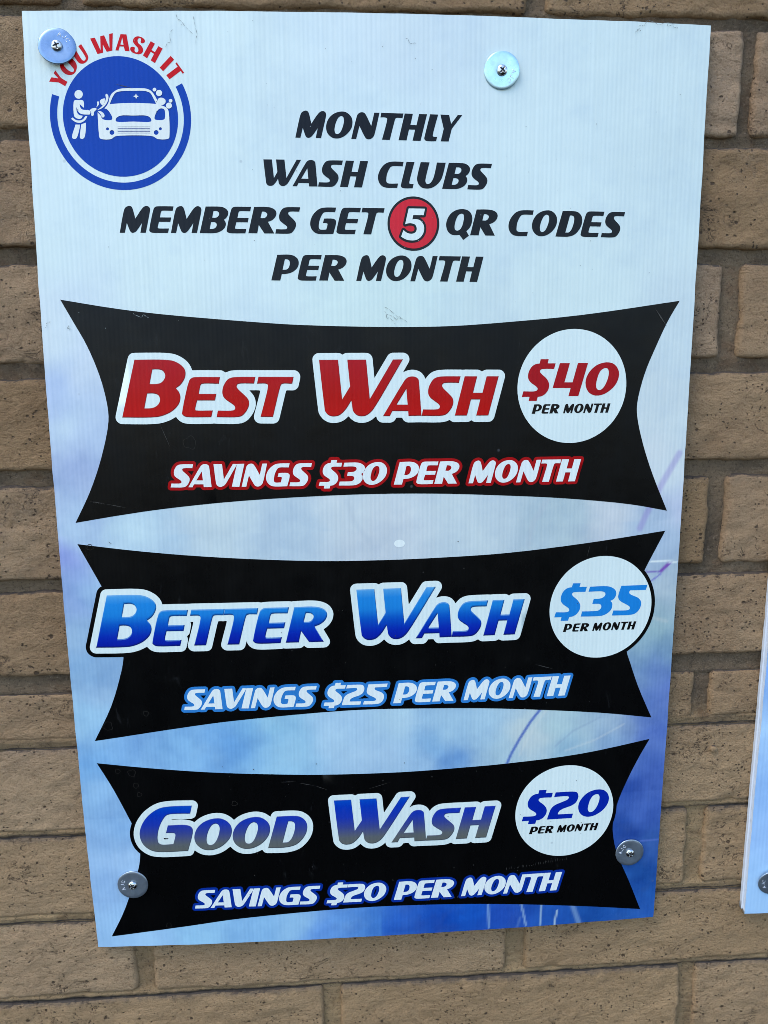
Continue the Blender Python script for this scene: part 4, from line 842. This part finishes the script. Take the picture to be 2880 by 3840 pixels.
def letters(line, words=None):
    """outlines of the letters of a print line; list of (loops of one letter, cap height)"""
    out = []
    for ang, gl in LINES[line]:
        ca, sa = math.cos(ang), math.sin(ang)
        for ch, ox, oy, s in gl:
            loops = []
            for cs in GLYPHS[ch]:
                c = curve(parse(cs)) * s
                loops.append(np.stack([ox + c[:, 0] * ca - c[:, 1] * sa, oy + c[:, 0] * sa + c[:, 1] * ca], 1))
            out.append(loops)
    return out


def sdf_contours(loops_list, off, res=0.0005):
    """outline at distance off outside a group of letters, by marching squares on a distance field"""
    allp = np.concatenate([l for L in loops_list for l in L])
    lo = allp.min(0) - off - 3 * res
    hi = allp.max(0) + off + 3 * res
    nx = int((hi[0] - lo[0]) / res) + 2
    ny = int((hi[1] - lo[1]) / res) + 2
    D = np.full((nx, ny), 1.0)
    IN = np.zeros((nx, ny), bool)
    for L in loops_list:
        pp = np.concatenate(L)
        a0 = np.maximum(((pp.min(0) - off * 1.3 - lo) / res).astype(int) - 2, 0)
        a1 = np.minimum(((pp.max(0) + off * 1.3 - lo) / res).astype(int) + 3, (nx, ny))
        gx = lo[0] + np.arange(a0[0], a1[0]) * res
        gy = lo[1] + np.arange(a0[1], a1[1]) * res
        G = np.stack(np.meshgrid(gx, gy, indexing='ij'), -1).reshape(-1, 2)
        best = np.full(len(G), 1.0)
        for l in L:
            A = l
            B = np.roll(l, -1, 0)
            for a, b in zip(A, B):
                ab = b - a
                q = ab @ ab
                if q < 1e-14:
                    continue
                # only the neighbourhood of the segment matters
                m_ = (G[:, 0] > min(a[0], b[0]) - off * 1.4) & (G[:, 0] < max(a[0], b[0]) + off * 1.4) & (G[:, 1] > min(a[1], b[1]) - off * 1.4) & (G[:, 1] < max(a[1], b[1]) + off * 1.4)
                g = G[m_]
                t = np.clip(((g - a) @ ab) / q, 0, 1)
                d = np.hypot(g[:, 0] - a[0] - t * ab[0], g[:, 1] - a[1] - t * ab[1])
                best[m_] = np.minimum(best[m_], d)
        sh = (len(gx), len(gy))
        sub = (slice(a0[0], a0[0] + sh[0]), slice(a0[1], a0[1] + sh[1]))
        D[sub] = np.minimum(D[sub], best.reshape(sh))
        IN[sub] |= inside(L, G).reshape(sh)
    D = np.where(IN, -1.0 * np.minimum(D, off), D) - off
    # marching squares
    nxt = {}
    v = D

    def lerp(i0, j0, i1, j1):
        a, b = v[i0, j0], v[i1, j1]
        t = a / (a - b)
        return (lo[0] + (i0 + (i1 - i0) * t) * res, lo[1] + (j0 + (j1 - j0) * t) * res)
    s = v < 0
    ci, cj = np.where((s[:-1, :-1] != s[1:, :-1]) | (s[:-1, :-1] != s[:-1, 1:]) | (s[:-1, :-1] != s[1:, 1:]))
    seg = {}
    pos = {}

    def edge(k, i, j):
        if k == 0:
            key = ('h', i, j)
            p = (i, j, i + 1, j)
        elif k == 1:
            key = ('v', i + 1, j)
            p = (i + 1, j, i + 1, j + 1)
        elif k == 2:
            key = ('h', i, j + 1)
            p = (i, j + 1, i + 1, j + 1)
        else:
            key = ('v', i, j)
            p = (i, j, i, j + 1)
        if key not in pos:
            pos[key] = lerp(*p)
        return key
    tab = {1: [(3, 0)], 2: [(0, 1)], 3: [(3, 1)], 4: [(1, 2)], 5: [(3, 0), (1, 2)], 6: [(0, 2)], 7: [(3, 2)], 8: [(2, 3)], 9: [(2, 0)], 10: [(0, 1), (2, 3)], 11: [(2, 1)], 12: [(1, 3)], 13: [(1, 0)], 14: [(0, 3)]}
    for i, j in zip(ci.tolist(), cj.tolist()):
        c = int(s[i, j]) + 2 * int(s[i + 1, j]) + 4 * int(s[i + 1, j + 1]) + 8 * int(s[i, j + 1])
        for a, b in tab.get(c, []):
            seg.setdefault(edge(a, i, j), []).append(edge(b, i, j))
    loops = []
    while seg:
        st = next(iter(seg))
        cur = st
        L = []
        while cur in seg:
            L.append(pos[cur])
            nx_ = seg[cur].pop()
            if not seg[cur]:
                del seg[cur]
            cur = nx_
        if len(L) > 8:
            P = np.array(L)
            for _ in range(2):
                P = (np.roll(P, 1, 0) + 2 * P + np.roll(P, -1, 0)) / 4
            loops.append(simplify(P, 0.00006))
    return loops


def simplify(P, tol):
    n = len(P)
    keep = np.zeros(n, bool)
    h = n // 2
    keep[0] = keep[h] = True
    st = [(0, h), (h, n)]
    while st:
        a, b = st.pop()
        if b - a < 2:
            continue
        pa, pb = P[a], P[b % n]
        q = P[a + 1:b]
        d = pb - pa
        L = np.hypot(*d)
        e = np.abs((q[:, 0] - pa[0]) * d[1] - (q[:, 1] - pa[1]) * d[0]) / max(L, 1e-9) if L > 1e-9 else np.hypot(*(q - pa).T)
        k = int(e.argmax())
        if e[k] > tol:
            keep[a + 1 + k] = True
            st += [(a, a + 1 + k), (a + 1 + k, b)]
    return P[keep]


# ------------------------------------------------------------------ the board
def cloud_colors(X, Y, pts, streaks, seed):
    """ink colours of the blue cloud artwork on the sheet"""
    vn = VN(seed)
    wx = X + vn.fbm(X * 22, Y * 22, 4) * 0.030
    wy = Y + vn.fbm(X * 22 + 50, Y * 22 + 9, 4) * 0.030
    num = np.zeros(X.shape + (3,))
    den = np.zeros(X.shape)
    for px, py, r, g, b in pts:
        d2 = (wx - px) ** 2 + (wy - py) ** 2
        w = 1.0 / (d2 + 0.00035) ** 2.0
        num += w[..., None] * np.array(alb((r, g, b), 0.012))
        den += w
    c = num / den[..., None]
    lum = c.mean(-1)
    # mottling, stronger where the ink is dense
    k = np.clip((0.80 - lum) * 1.2, 0.02, 0.8)
    n = vn.fbm(X * 60, Y * 60, 5, 0.65)
    n2 = vn.fbm(X * 14 + 3, Y * 20 + 8, 4, 0.6)
    n3 = vn.fbm(X * 30 + 33, Y * 40 + 12, 5, 0.6)
    c = c * (1 + (n * 0.70 + n2 * 0.75 + n3 * 0.9)[..., None] * k[..., None] * np.array([1.25, 1.0, 0.6]))
    gr_ = np.clip(vn.fbm(X * 34 + 70, Y * 34 + 20, 5, 0.7) * 1.6, 0, 1)[..., None] * (k[..., None] > 0.06) * 0.5
    c = c * (1 - gr_) + gr_ * (c * 0.45 + 0.55 * np.array([0.40, 0.52, 0.60]) * np.clip(lum * 1.7, 0.25, 1)[..., None])
    for line, w, rgb, a in streaks:
        dd = np.full(X.shape, 1.0)
        for (ax, ay), (bx, by) in zip(line[:-1], line[1:]):
            ab2 = (bx - ax) ** 2 + (by - ay) ** 2
            t = np.clip(((X - ax) * (bx - ax) + (Y - ay) * (by - ay)) / ab2, 0, 1)
            dd = np.minimum(dd, np.hypot(X - ax - t * (bx - ax), Y - ay - t * (by - ay)))
        f = np.clip(1.35 - dd / w, 0, 1)
        f = (f * f * (3 - 2 * f)) * a
        c = c * (1 - f[..., None]) + f[..., None] * np.array(alb(rgb, 0.012))
    return np.clip(c, 0.002, 0.93)


def panel_mesh(name, w, h, step, zfun, cols, thick=0.004):
    nx = int(w / step) + 1
    ny = int(h / step) + 1
    x = np.linspace(-w / 2, w / 2, nx)
    y = np.linspace(-h / 2, h / 2, ny)
    X, Y = np.meshgrid(x, y, indexing='ij')
    # the cut edge is not perfectly straight
    e = VN(9)
    Z = zfun(X, Y)
    C = cols(X, Y)
    XX = X + np.where(np.abs(np.abs(X) - w / 2) < 1e-6, e.fbm(Y * 30, Y * 0 + 2, 3) * 0.0010, 0)
    YY = Y + np.where(np.abs(np.abs(Y) - h / 2) < 1e-6, e.fbm(X * 30, X * 0 + 7, 3) * 0.0008, 0)
    V = [np.stack([XX.ravel(), -Z.ravel(), YY.ravel()], 1)]
    F = [grid_faces(nx, ny)]
    # rim + back
    idx = np.arange(nx * ny).reshape(nx, ny)
    ringi = np.concatenate([idx[:-1, 0], idx[-1, :-1], idx[::-1, -1][:-1], idx[0, ::-1][:-1]])
    R = V[0][ringi].copy()
    n0 = nx * ny
    R1 = R.copy()
    R2 = R.copy()
    R2[:, 1] += thick
    V += [R1, R2]
    m_ = len(R)
    a = n0 + np.arange(m_)
    b = n0 + (np.arange(m_) + 1) % m_
    side = np.stack([a, a + m_, b + m_, b], 1)
    V = np.concatenate(V)
    F.append(side)
    cb = [n0 + m_ + j for j in (0, nx - 1, nx + ny - 2, 2 * nx + ny - 3)]
    F.append(np.array([[cb[3], cb[2], cb[1], cb[0]]]))
    F = np.concatenate(F)
    me = mesh_np(name, V, F)
    nfr = (nx - 1) * (ny - 1)
    mi = np.zeros(len(F), np.int32)
    mi[nfr:] = 1
    me.polygons.foreach_set('material_index', mi)
    at = me.color_attributes.new('ink', 'FLOAT_COLOR', 'POINT')
    cc = np.ones((len(V), 4), np.float32)
    cc[:n0, :3] = C.reshape(-1, 3)
    cc[n0:, :3] = 0.7
    at.data.foreach_set('color', cc.ravel())
    return me


board = empty('sign_board', wp(0, 0, 0), 'large printed plastic price board listing monthly car wash clubs, bowed off the brick wall', 'sign')
me = panel_mesh('panel', BW, BH, 0.0018, lambda X, Y: bulge(X, Y), lambda X, Y: cloud_colors(X, Y, CLOUDS, STREAKS, 31))
link('panel', me, [M_PRINT, M_EDGE], board, wp(0, 0, 0))
Z1, Z2, Z3, Z4, Z5 = 0.00012, 0.00024, 0.00036, 0.00048, 0.00060
WHITE = (197, 226, 242)
BLACK_TOP = (14, 16, 19)

# heading
hl = letters('head')
print_obj('heading_lettering', [[l for L in hl for l in L]], board, Z1, flat((17, 22, 30)), 0.010)

# red badge with the numeral 5
bcx, bcy, br = 0.03154, 0.28177, 0.02364
badge = print_obj('number_badge', [[circle(bcx, bcy, br)]], board, Z1, flat((20, 28, 34)), 0.010, label='red round badge with a white outlined 5')
print_obj('badge_field', [[circle(bcx, bcy, br - 0.0021)]], badge, Z2, flat((190, 46, 62), 0.012), 0.010)
five = [curve(parse(s)) / 1000 for s in SHAPES['five']]
print_obj('numeral_outline', [sdf_contours([five], 0.0020, 0.0003)], badge, Z3, flat((20, 28, 34)), 0.010)
print_obj('numeral', [five], badge, Z4, flat(WHITE), 0.010)

# round emblem
ecx, ecy = -0.22450, 0.37066
a0, a1 = math.radians(162.0), math.radians(360 + 27.0)
aa = np.linspace(a0, a1, 120)
ring = np.concatenate([np.stack([ecx + 0.0610 * np.cos(aa), ecy + 0.0610 * np.sin(aa)], 1), np.stack([ecx + 0.0547 * np.cos(aa[::-1]), ecy + 0.0547 * np.sin(aa[::-1])], 1)])
BLUE = (26, 68, 172)
emblem = print_obj('emblem', [[circle(ecx, ecy, 0.04976, 120)]], board, Z1, flat(BLUE, 0.012), 0.010, label='blue round emblem of a washer and a car')
print_obj('emblem_ring', [[ring]], emblem, Z1, flat(BLUE, 0.012), 0.010)
S_ = {k_: [curve(parse(s), 4) / 1000 for s in v_] for k_, v_ in SHAPES.items()}
print_obj('arched_lettering', [S_['arc_text']], emblem, Z1, flat((178, 22, 34), 0.012), 0.010)
print_obj('washer_figure', [S_['washer_man']], emblem, Z2, flat((200, 222, 236)), 0.010)
print_obj('car_drawing', [S_['car']], emblem, Z3, flat((200, 222, 236)), 0.010)
print_obj('bubbles', [S_['bubbles']], emblem, Z4, flat((200, 222, 236)), 0.010)


# the three black banners
def banner(key, label):
    return print_obj('banner', [S_[key]], board, Z1, flat((3, 3, 4)), 0.014, label=label)


def title(line, parent, white, rimw, stops, rim_rgb, rim_k, hi_rgb, hi_w, black=None):
    L = letters(line)
    if black:
        print_obj('dark_outline', [sdf_contours(L, black, 0.0007)], parent, Z1 + 0.00006, flat((3, 3, 4)), 0.014)
    print_obj('white_outline', [sdf_contours(L, white, 0.0006)], parent, Z2, flat(WHITE), 0.012)
    loops = [l for q in L for l in q]
    allp = np.concatenate(loops)
    ys = np.sort(allp[:, 1])
    # gradient runs between the baseline and the big capital's top, along the line's own tilt
    ang = LINES[line][0][0]
    g0 = LINES[line][0][1][0]
    cap = g0[3]
    bx, by = g0[1], g0[2]
    st_y = [s_[0] for s_ in stops]
    st_c = np.array([alb(s_[1], 0.012) for s_ in stops])
    sets = [loops]
    n = len(rimw)
    for d in rimw:
        sets.append([l + np.array([-d * 0.35, d]) for l in loops])       # darker lower/right rim
    sets.append([l + np.array([d * 0 + 0.0, -hi_w]) for l in loops])     # paler upper rim
    rimc = np.array(alb(rim_rgb))
    hic = np.array(alb(hi_rgb))

    def paint(V, T, fl):
        P = V[T]
        t = ((P[:, :, 1] - by) * math.cos(ang) - (P[:, :, 0] - bx) * math.sin(ang)) / cap
        c = np.stack([np.interp(t, st_y, st_c[:, k]) for k in range(3)], -1)
        k = np.zeros(len(T))
        for i in range(n):
            k = np.maximum(k, np.where(~fl[1 + i], rim_k[i], 0))
        h = np.where(~fl[1 + n], 0.55, 0) * (k == 0)
        c = c * (1 - k[:, None, None]) + rimc * k[:, None, None]
        return c * (1 - h[:, None, None]) + hic * h[:, None, None]
    print_obj('title_lettering', sets, parent, Z3, paint, 0.004)


def small_line(line, parent, rim, rgb):
    L = letters(line)
    print_obj('savings_outline', [sdf_contours(L, rim, 0.0004)], parent, Z2, flat(rgb, 0.004), 0.012)
    print_obj('savings_lettering', [[l for q in L for l in q]], parent, Z3, flat((204, 228, 245)), 0.012)


def price(cx, cy, r, parent, line, small, rgb, ring=None, label=None):
    if ring:
        print_obj('dark_ring', [[circle(cx, cy, r + ring)]], parent, Z1 + 0.00003, flat((3, 3, 4)), 0.012)
    d = print_obj('price_disc', [[circle(cx, cy, r, 120)]], parent, Z2, flat(WHITE), 0.012, label=label)
    print_obj('price_lettering', [[l for q in letters(line) for l in q]], d, Z3, flat(rgb, 0.010), 0.010)
    print_obj('month_lettering', [[l for q in letters(small) for l in q]], d, Z3, flat((10, 10, 12)), 0.010)


b1 = banner('ban1', 'top black banner with BEST WASH in red')
title('big1', b1, 0.0061, (0.0007,), [(0, (170, 22, 18)), (0.35, (160, 24, 26)), (1.0, (156, 34, 44))], (96, 8, 18), (0.85,), (150, 110, 116), 0.0004)
small_line('sav1', b1, 0.0029, (150, 16, 24))
price(0.18532, 0.13385, 0.05412, b1, 'price1', 'pm1', (150, 28, 38), label='white price disc reading $40 per month')
b2 = banner('ban2', 'middle black banner with BETTER WASH in blue')
title('big2', b2, 0.0061, (0.0006, 0.0012, 0.0020), [(0, (12, 40, 160)), (0.20, (12, 50, 178)), (0.42, (28, 84, 196)), (0.62, (40, 128, 220)), (0.85, (42, 132, 224)), (1.0, (80, 160, 232))], (6, 22, 84), (0.85, 0.55, 0.25), (110, 170, 232), 0.0012, black=0.0100)
small_line('sav2', b2, 0.0029, (46, 122, 208))
price(0.22449, -0.08909, 0.05404, b2, 'price2', 'pm2', (38, 128, 220), ring=0.0038, label='white price disc reading $35 per month')
b3 = banner('ban3', 'bottom black banner with GOOD WASH in blue and grey')
title('big3', b3, 0.0061, (0.0005, 0.0010), [(0, (92, 102, 104)), (0.16, (88, 100, 112)), (0.40, (58, 74, 150)), (0.60, (40, 62, 178)), (0.85, (14, 62, 188)), (1.0, (30, 80, 200))], (36, 50, 76), (0.7, 0.35), (120, 130, 170), 0.0005, black=0.0100)
small_line('sav3', b3, 0.0029, (18, 50, 156))
price(0.19600, -0.31663, 0.05396, b3, 'price3', 'pm3', (8, 46, 168), ring=0.0038, label='white price disc reading $20 per month')
# a pale rubbed oval between the first two banners
ov = circle(0, 0, 1, 40)
print_obj('rubbed_spot', [[np.stack([0.0180 + ov[:, 0] * 0.0052, -0.0149 + ov[:, 1] * 0.0038], 1)]], board, Z1, flat((206, 230, 246)), 0.01)


# scratches, water rings and dirt flecks on the face
def strip(a, b, w):
    a = np.array(a); b = np.array(b)
    d = (b - a) / max(np.hypot(*(b - a)), 1e-9)
    nrm = np.array([-d[1], d[0]]) * w / 2
    mid_ = (a + b) / 2
    return np.array([a, mid_ - nrm, b, mid_ + nrm])


rq = np.random.RandomState(12)
sc_pale = []
for (ax, ay, bx, by, w) in SCRATCH:
    sc_pale.append(strip((ax, ay), (bx, by), w))
for (x0_, y0_, x1_, y1_, n_, ln) in TICKS:
    for i in range(n_):
        f = (i + rq.uniform(-0.3, 0.3)) / n_
        x_, y_ = x0_ + (x1_ - x0_) * f, y0_ + (y1_ - y0_) * f
        q_ = ln * rq.uniform(0.4, 1.1)
        sc_pale.append(strip((x_, y_), (x_ + 0.0004, y_ + q_), 0.0005))
for i in range(90):
    x_, y_ = rq.uniform(-0.20, 0.22), rq.uniform(-0.40, -0.24) if i % 3 else rq.uniform(-0.2, 0.0)
    r_ = rq.uniform(0.0002, 0.0006)
    sc_pale.append(circle(x_, y_, r_, 6))
print_obj('scratches', [sc_pale], board, Z5, flat((62, 66, 70)), 0.05)['kind'] = 'stuff'
rings = []
for (x_, y_, r_) in RINGS:
    a_ = np.arange(26) * 2 * math.pi / 26
    wob = 1 + 0.12 * np.sin(a_ * 3 + x_ * 400) + 0.08 * np.sin(a_ * 5 + y_ * 300)
    for rr_ in (r_, r_ - 0.00055):
        rings.append(np.stack([x_ + rr_ * wob * np.cos(a_), y_ + rr_ * wob * np.sin(a_)], 1))
print_obj('water_rings', [rings], board, Z5 + 0.00004, flat((34, 36, 38)), 0.05)['kind'] = 'stuff'
dirt = []
for (ax, ay, bx, by) in DIRT:
    n_ = 5
    P_ = [np.array([ax + (bx - ax) * i / n_, ay + (by - ay) * i / n_]) + rq.normal(0, 0.0012, 2) * (0 < i < n_) for i in range(n_ + 1)]
    for p_, q_ in zip(P_[:-1], P_[1:]):
        dirt.append(strip(p_, q_, rq.uniform(0.00025, 0.0006)))
for i in range(70):
    x_, y_ = rq.uniform(-0.29, 0.29), rq.uniform(0.19, 0.45)
    dirt.append(circle(x_, y_, rq.uniform(0.00015, 0.00045), 6))
print_obj('dirt_marks', [dirt], board, Z5 + 0.00008, flat((120, 140, 152)), 0.05)['kind'] = 'stuff'


# ------------------------------------------------------------------ fasteners
def lathe(prof, n=56):
    V = []
    for r, z in prof:
        for i in range(n):
            a = 2 * math.pi * i / n
            V.append((r * math.cos(a), -z, r * math.sin(a)))
    F = []
    for k in range(len(prof) - 1):
        for i in range(n):
            j = (i + 1) % n
            F.append((k * n + i, k * n + j, (k + 1) * n + j, (k + 1) * n + i))
    return V, F


R0 = 0.01585
prof = [(R0 - 0.0006, -0.0002), (R0 - 0.0001, 0.0001), (R0, 0.0006), (R0 - 0.00015, 0.0010), (R0 - 0.0006, 0.00125), (R0 - 0.003, 0.0013), (0.0052, 0.00125), (0.0040, 0.0011), (0.0005, 0.0011)]
vv, ff = lathe(prof)
ME_WASH = mesh_np('washer_disc', vv, ff)

# pan head with a cross recess
n = 61
g = np.linspace(-0.0048, 0.0048, n)
GX, GY = np.meshgrid(g, g, indexing='ij')
rr = np.hypot(GX, GY)
RH = 0.0047
dome = 0.0012 + 0.0027 * np.sqrt(np.clip(1 - (rr / RH) ** 2, 0, 1)) ** 0.8
arm = (np.minimum(np.abs(GX), np.abs(GY)) < 0.00055) & (rr < 0.0031)
depth = np.where(arm, 0.0016 * np.clip(1.15 - rr / 0.0031, 0.15, 1), 0)
dome = dome - depth
F = grid_faces(n, n)
cen = np.hypot(GX.ravel()[F].mean(1), GY.ravel()[F].mean(1))
sel = cen < RH
V = np.stack([GX.ravel(), -dome.ravel(), GY.ravel()], 1)
rfac = rr.ravel()
out = rfac > RH
V[out, 0] *= RH / rfac[out]
V[out, 2] *= RH / rfac[out]
V[out, 1] = -0.0010
dep = depth.ravel()[F].mean(1)[sel]
ME_HEAD = mesh_np('screw_head', V, F[sel])
mi = (dep > 0.0004).astype(np.int32)
if len(ME_HEAD.polygons) == len(mi):
    ME_HEAD.polygons.foreach_set('material_index', mi)


def strokes(paths, w, z0, z1):
    V = []
    F = []
    for p in paths:
        for (ax, ay), (bx, by) in zip(p[:-1], p[1:]):
            dx, dy = bx - ax, by - ay
            L = math.hypot(dx, dy)
            nx_, ny_ = -dy / L * w / 2, dx / L * w / 2
            ex, ey = dx / L * w * 0.3, dy / L * w * 0.3
            q = [(ax - ex + nx_, ay - ey + ny_), (ax - ex - nx_, ay - ey - ny_), (bx + ex - nx_, by + ey - ny_), (bx + ex + nx_, by + ey + ny_)]
            b0 = len(V)
            V += [(a, -z1, b) for a, b in q] + [(a, -z0, b) for a, b in q]
            F += [(b0, b0 + 1, b0 + 2, b0 + 3)] + [(b0 + i, b0 + 4 + i, b0 + 4 + (i + 1) % 4, b0 + (i + 1) % 4) for i in range(4)]
    return V, F


def arc(cx, cy, r, a, b, n=7):
    return [(cx + r * math.cos(math.radians(a + (b - a) * i / n)), cy + r * math.sin(math.radians(a + (b - a) * i / n))) for i in range(n + 1)]


u = 0.001
letA = [[(-1.3 * u, -1.7 * u), (0, 1.7 * u), (1.3 * u, -1.7 * u)], [(-0.8 * u, -0.5 * u), (0.8 * u, -0.5 * u)]]
letJ = [[(0.8 * u, 1.7 * u)] + arc(-0.1 * u, -0.8 * u, 0.9 * u, 0, -160)]
letC = [arc(0, 0, 1.6 * u, 50, 310)]
pa = []
for k_, (gl, a) in enumerate(((letA, 24), (letJ, 0), (letC, -24))):
    rad_ = 0.0104
    ra = math.radians(a)
    for p in gl:
        pa.append([((x_ * math.cos(ra) - (y_ + rad_) * math.sin(ra)), (x_ * math.sin(ra) + (y_ + rad_) * math.cos(ra))) for x_, y_ in p])
vv, ff = strokes(pa, 0.00042, 0.0011, 0.00145)
ME_STAMP = mesh_np('stamp', vv, ff, False)
ME_WASH.materials.append(M_ZINC)
ME_HEAD.materials.append(M_SCREW)
ME_HEAD.materials.append(M_RECESS)
ME_STAMP.materials.append(M_STAMP)


def fastener(x, y, z, tx, ty, stamp_deg, cross_deg, label, hx=0.0, hy=0.0, plate=None):
    """fender washer with a pan head screw; tx, ty tilt the plate (degrees)"""
    o = empty('washer_screw', wp(x, y, z), label, 'washer', 'zinc washers with cross head screws pinning the boards')
    eul = (math.radians(tx), 0, math.radians(ty))
    a = bpy.data.objects.new('washer_plate', ME_WASH)
    a.rotation_euler = eul
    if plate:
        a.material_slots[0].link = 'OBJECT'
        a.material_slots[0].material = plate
    s = bpy.data.objects.new('stamped_letters', ME_STAMP)
    s.rotation_euler = (0, math.radians(-stamp_deg), 0)
    h = bpy.data.objects.new('screw_head', ME_HEAD)
    h.rotation_euler = (math.radians(tx * 0.3), math.radians(-cross_deg), math.radians(ty * 0.3))
    h.location = (hx, -0.0004, hy)
    for q, pr in ((a, o), (s, a), (h, o)):
        COL.objects.link(q)
        q.parent = pr
    return o


def zb(x, y):
    return bulge(x, y) + Z5


fastener(-0.27534, 0.42781, zb(-0.27534, 0.42781) + 0.0014, -13, 5, -38, 20, 'zinc washer at the top left corner of the price board, over the red arched lettering', plate=M_ZINC_BLUE_REFL)
fastener(0.11063, 0.41236, zb(0.11063, 0.41236) + 0.0008, 3.5, -2, -118, 50, 'bright washer on the plain white upper right area of the price board', plate=M_ZINC_BRIGHT_REFL)
fastener(-0.26134, -0.37769, zb(-0.26134, -0.37769) + 0.0008, 1, -2, 90, 30, 'grey washer at the bottom left of the price board, half over the black banner')
fastener(0.27110, -0.37170, zb(0.27110, -0.37170) + 0.0008, 1, 2, 62, 60, 'grey washer at the bottom right of the price board on dark blue')

# ------------------------------------------------------------------ the neighbouring pair of boards, right edge of the picture
C2 = [(-0.28, -0.42, 150, 198, 250), (-0.22, -0.44, 152, 202, 252), (-0.26, -0.36, 145, 190, 248), (-0.30, -0.30, 138, 186, 246), (-0.28, -0.24, 150, 196, 248), (-0.26, -0.18, 118, 165, 236),
      (-0.29, -0.12, 128, 176, 240), (-0.27, -0.06, 112, 160, 232), (-0.28, 0.0, 78, 130, 220), (-0.26, 0.06, 82, 132, 222), (-0.28, 0.14, 90, 140, 226), (-0.26, 0.25, 130, 175, 235), (-0.28, 0.4, 180, 212, 238),
      (0, 0.4, 188, 220, 240), (0.25, 0.35, 188, 220, 240), (0, 0.0, 140, 185, 235), (0.25, 0.0, 110, 150, 225), (0, -0.3, 110, 160, 230), (0.25, -0.35, 60, 90, 190)]


def second(X, Y):
    return cloud_colors(X, Y, C2, [], 57)


nb = empty('sign_board', wp(0.4093 + BW / 2, -0.0008, 0.0024), 'front board of the neighbouring pair at the right edge, pale blue cloud print', 'sign')
me2 = panel_mesh('panel', BW, BH, 0.004, lambda X, Y: 0.006 * (1 - (2 * X / BW) ** 2), second)
link('panel', me2, [M_PRINT, M_EDGE], nb, wp(0.4093 + BW / 2, -0.0008, 0.0024))
nc = empty('sign_board', wp(0.4073 + BW / 2, 0.0026, -0.0022), 'white backed board underneath the neighbouring blue board, peeking out at its left edge', 'sign')
me3 = panel_mesh('panel', BW, BH, 0.01, lambda X, Y: 0.006 * (1 - (2 * X / BW) ** 2), lambda X, Y: np.full(X.shape + (3,), 0.78) * np.array([0.95, 0.98, 1.0]))
link('panel', me3, [M_PRINT, M_EDGE], nc, wp(0.4073 + BW / 2, 0.0026, -0.0022))
fastener(0.43643, -0.41740, 0.0060, 9, -7, 100, 10, 'dark tilted washer on the neighbouring blue board, cut by the right edge')

# old screw stub painted over, on the brick right of the board
vv, ff = lathe([(0.0042, -0.004), (0.0040, 0.0016), (0.0034, 0.0024), (0.0002, 0.0026)], 20)
me4 = mesh_np('anchor_stub', vv, ff)
st = link('anchor_stub', me4, M_BRICK, None, wp(0.3630, -0.2592, FACE))
props(st, 'small painted over round anchor stub sticking out of the brick right of the price board', 'anchor')
